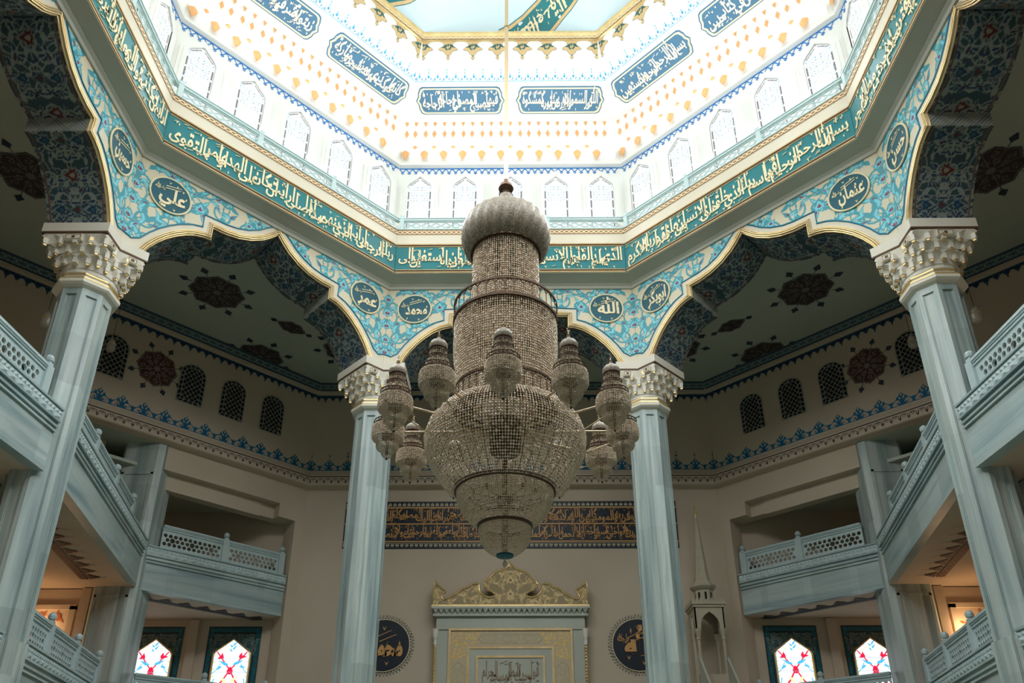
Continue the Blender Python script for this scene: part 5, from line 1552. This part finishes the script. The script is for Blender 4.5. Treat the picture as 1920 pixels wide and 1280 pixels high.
MB().lathe([(.80, 13.96), (.92, 14.1), (1.0, 14.3), (1.025, 14.5), (1.005, 14.7), (.93, 14.88), (.79, 15.03), (.6, 15.14), (.42, 15.21), (.3, 15.27), (.22, 15.35), (.18, 15.45), (.16, 15.62), (.15, 15.84)], 234, rfun=ribs).build('onion_dome', M['shell'], t, LZ, smooth=True)
b = MB(); b.lathe([(.74, 13.94), (.84, 13.94), (.84, 14.02), (.74, 14.02)], 48, closed=True)
for i in range(40):
    a = 2 * math.pi * i / 40; b.lathe([(0, -.03), (.025, 0), (0, .03)], 4, (.80 * math.sin(a), .80 * math.cos(a), 13.92))
b.build('dome_ring', M['metal'], t, LZ)
def strands(prof_r, z0, z1): return [(prof_r, z0), (prof_r, z1)]
put('upper_crystal_netting', bead_mesh('net', [((strands(.77, 13.94, 12.0), .05, .021, 1.5), dict(zp=.058, jit=.35)), ((strands(.70, 13.9, 12.1), .06, .022, 1.5), dict(zp=.07, jit=.3)), ((strands(.5, 13.6, 12.1), .1, .02, 1.5), dict(zp=.08, jit=.3))]), t, LZ)
b = gallery(MB(), 1.18, 11.98, .42, 36); b.lathe([(.74, 11.97), (1.2, 11.97)], 48); b.build('upper_balcony_railing', M['metal'], t, LZ)
put('middle_crystal_netting', bead_mesh('net', [(([(1.16, 11.95), (1.16, 11.2), (1.10, 10.2), (1.08, 9.8)], .052, .022, 1.5), dict(zp=.06, jit=.35)), (([(1.08, 11.9), (1.06, 11), (1.0, 9.8)], .062, .023, 1.5), dict(zp=.07, jit=.3)), ((strands(.7, 11.8, 9.9), .1, .02, 1.5), dict(zp=.09, jit=.3))]), t, LZ)
b = gallery(MB(), 1.1, 9.74, .46, 34); b.lathe([(.7, 9.72), (1.12, 9.72)], 48); b.build('lower_balcony_railing', M['metal'], t, LZ)
BW = [(1.12, 9.70), (1.42, 9.58), (1.62, 9.32), (1.71, 9.02), (1.68, 8.72), (1.56, 8.42), (1.36, 8.12), (1.14, 7.9), (1.02, 7.82)]
put('bowl_crystal_netting', bead_mesh('net', [((BW, .062, .024, 1.15), dict(jit=.3))], [M['crystalbowl']]), t, LZ)
b = MB()
for k in range(48):
    a = 2 * math.pi * k / 48
    b.path([(r * .985 * math.sin(a), r * .985 * math.cos(a), z) for r, z in BW], .008, 4)
b.build('bowl_cage', M['metal'], t, LZ)
b = MB(); b.lathe([(0, 8.7), (.3, 8.72), (.34, 8.8), (.34, 9.5), (.3, 9.56), (0, 9.58)], 24); b.tube((0, 0, 6.5), (0, 0, 16), .06, 8); b.lathe([(0, 7.5), (.16, 7.52), (.18, 7.7), (0, 7.72)], 16); b.build('central_hub', M['metal'], t, LZ)
for k in range(24):
    a = 2 * math.pi * (k + .5) / 24
    MB().tube((.33 * math.sin(a), .33 * math.cos(a), 9.18), (1.6 * math.sin(a), 1.6 * math.cos(a), 9.14), .014, 5).build('spoke', M['brass'], t, LZ)
def ring(r, z, h=.07): return MB().lathe([(r - .03, z - h), (r + .02, z - h), (r + .03, z), (r - .03, z)], 48, closed=True)
ring(1.03, 7.9, .09).build('bowl_ring', M['metal'], t, LZ)
T3 = [(1.0, 7.82), (.985, 7.66), (.93, 7.5), (.83, 7.34), (.70, 7.2), (.56, 7.1)]
put('third_tier_crystal_netting', bead_mesh('net', [((T3, .045, .018, 1.2), dict(jit=.35)), (([(r * .93, z + .02) for r, z in T3], .055, .018, 1.2), dict(jit=.35))]), t, LZ)
ring(.54, 7.13).build('third_ring', M['metal'], t, LZ)
T4 = [(.53, 7.06), (.52, 6.9), (.48, 6.75), (.40, 6.62), (.30, 6.53), (.2, 6.48)]
put('lowest_tier_crystal_netting', bead_mesh('net', [((T4, .036, .015, 1.2), dict(jit=.35)), (([(r * .9, z + .03) for r, z in T4], .05, .015, 1.2), dict(jit=.35))]), t, LZ)
b = MB()
for k in range(12):
    a = 2 * math.pi * k / 12
    for (r, z) in ((.72, 7.72),): b.lathe([(0, -.05), (.03, -.02), (.03, .04), (0, .07)], 6, (r * math.sin(a), r * math.cos(a), z)); b.tube((0, 0, z - .05), (r * math.sin(a), r * math.cos(a), z - .05), .01, 4)
b.build('inner_light_ring', M['metal'], t, LZ)
MB().lathe([(0, 6.44), (.17, 6.45), (.18, 6.49), (0, 6.5)], 28).build('base_disc', M['tealdark'], t, LZ)
b = MB(); b.tube((0, 0, 6.45), (0, 0, 6.36), .012, 5); b.lathe([(0, 6.22), (.035, 6.25), (.05, 6.3), (.035, 6.35), (0, 6.38)], 12); b.build('drop_pendant', M['lampglass'], t, LZ)

# twelve small lantern turrets on arms round the bowl
mt_dome = MB().lathe([(.165, -.01), (.18, .05), (.172, .11), (.135, .165), (.08, .205), (.04, .235), (.028, .28)], 48, rfun=lambda a, z: 1 + .02 * math.cos(16 * a)).mesh('dome', [M['shell']], True)
mf = MB().lathe([(.02, .27), (.045, .29), (.02, .31), (.032, .335), (.012, .355), (.008, .4)], 10)
mf.path([(.035 * math.sin(a), 0, .435 - .035 * math.cos(a)) for a in np.linspace(-2.3, 2.3, 10)], .007, 4); mf = mf.mesh('finial', [M['brass']])
mr = MB()
for r, z, h, n in ((.165, -.05, .05, 16), (.2, -.25, .06, 18), (.315, -.5, .075, 26)): gallery(mr, r, z, h, n, .007, .018); mr.lathe([(r * .6, z - .01), (r + .005, z - .01)], 24)
mr = mr.mesh('railing', [M['metal']])
mn = bead_mesh('net', [(([(.162, -.05), (.162, -.24)], .034, .014, 1.3), dict(zp=.036, jit=.25)), (([(.2, -.26), (.225, -.34), (.225, -.49)], .034, .014, 1.3), dict(zp=.036, jit=.25)),
                       (([(.315, -.52), (.34, -.58), (.345, -.76), (.33, -.83), (.25, -.86)], .034, .0165, 1.2), dict(jit=.25)), (([(.29, -.55), (.3, -.8)], .045, .015, 1.2), dict()),
                       (([(.235, -.84), (.235, -1.0), (.22, -1.06), (.13, -1.09)], .034, .016, 1.2), dict(jit=.25)), (([(.115, -1.06), (.115, -1.18), (.08, -1.24), (.03, -1.25)], .032, .014, 1.2), dict(jit=.25))])
mc = MB().tube((0, 0, -1.2), (0, 0, .1), .03, 6).lathe([(.03, -.8), (.14, -.8), (.14, -.3), (.03, -.3)], 12).lathe([(0, -1.32), (.022, -1.3), (.022, -1.27), (0, -1.25)], 8).mesh('core', [M['metal']])
for k in range(12):
    a = math.radians(30 * k); R = 2.5
    o = put('lantern_turret', mr, t, (R * math.sin(a), R * math.cos(a), 9.9 - CZ), -a)
    put('onion_dome', mt_dome, o); put('finial', mf, o); put('crystal_netting', mn, o); put('core', mc, o)
    MB().tube((.33 * math.sin(a), .33 * math.cos(a), 9.25), ((R - .1) * math.sin(a), (R - .1) * math.cos(a), 9.25), .022, 6).tube((1.62 * math.sin(a), 1.62 * math.cos(a), 8.72), ((R - .18) * math.sin(a), (R - .18) * math.cos(a), 9.0), .012, 5).build('arm', M['brass'], t, LZ)

# ------------------------------------------------------------------ small crystal lamps hanging in the side aisles
for s in (-1, 1):
    for (x, y, z, near) in ((17.0, 8.75, 18.2, 1), (17.0, 13.0, 19.9, 0)):
        lab = ('clear crystal lamp hanging behind the near column %s' if near else 'clear crystal lamp hanging before the aisle window %s') % PSIDE[s]
        o = thing('hanging_lamp', lab, 'lamp', (s * x, y, z), 0, 'aisle lamps')
        MB().lathe([(0, 0), (.13, .02), (.18, .1), (.19, .3), (.15, .34), (.15, .36)], 14).build('glass_bowl', M['lampglass'], o)
        MB().lathe([(.16, .36), (.16, .4), (.13, .42), (.15, .5), (.1, .58), (.04, .63), (.02, .7)], 14).build('glass_cap', M['lampglass'], o)
        MB().lathe([(.16, .34), (.175, .36), (.16, .38)], 14).build('gold_collar', M['gold'], o)
        MB().tube((0, 0, .68), (0, 0, 23.48 - z), .012, 5).build('hanging_cord', M['metal'], o)
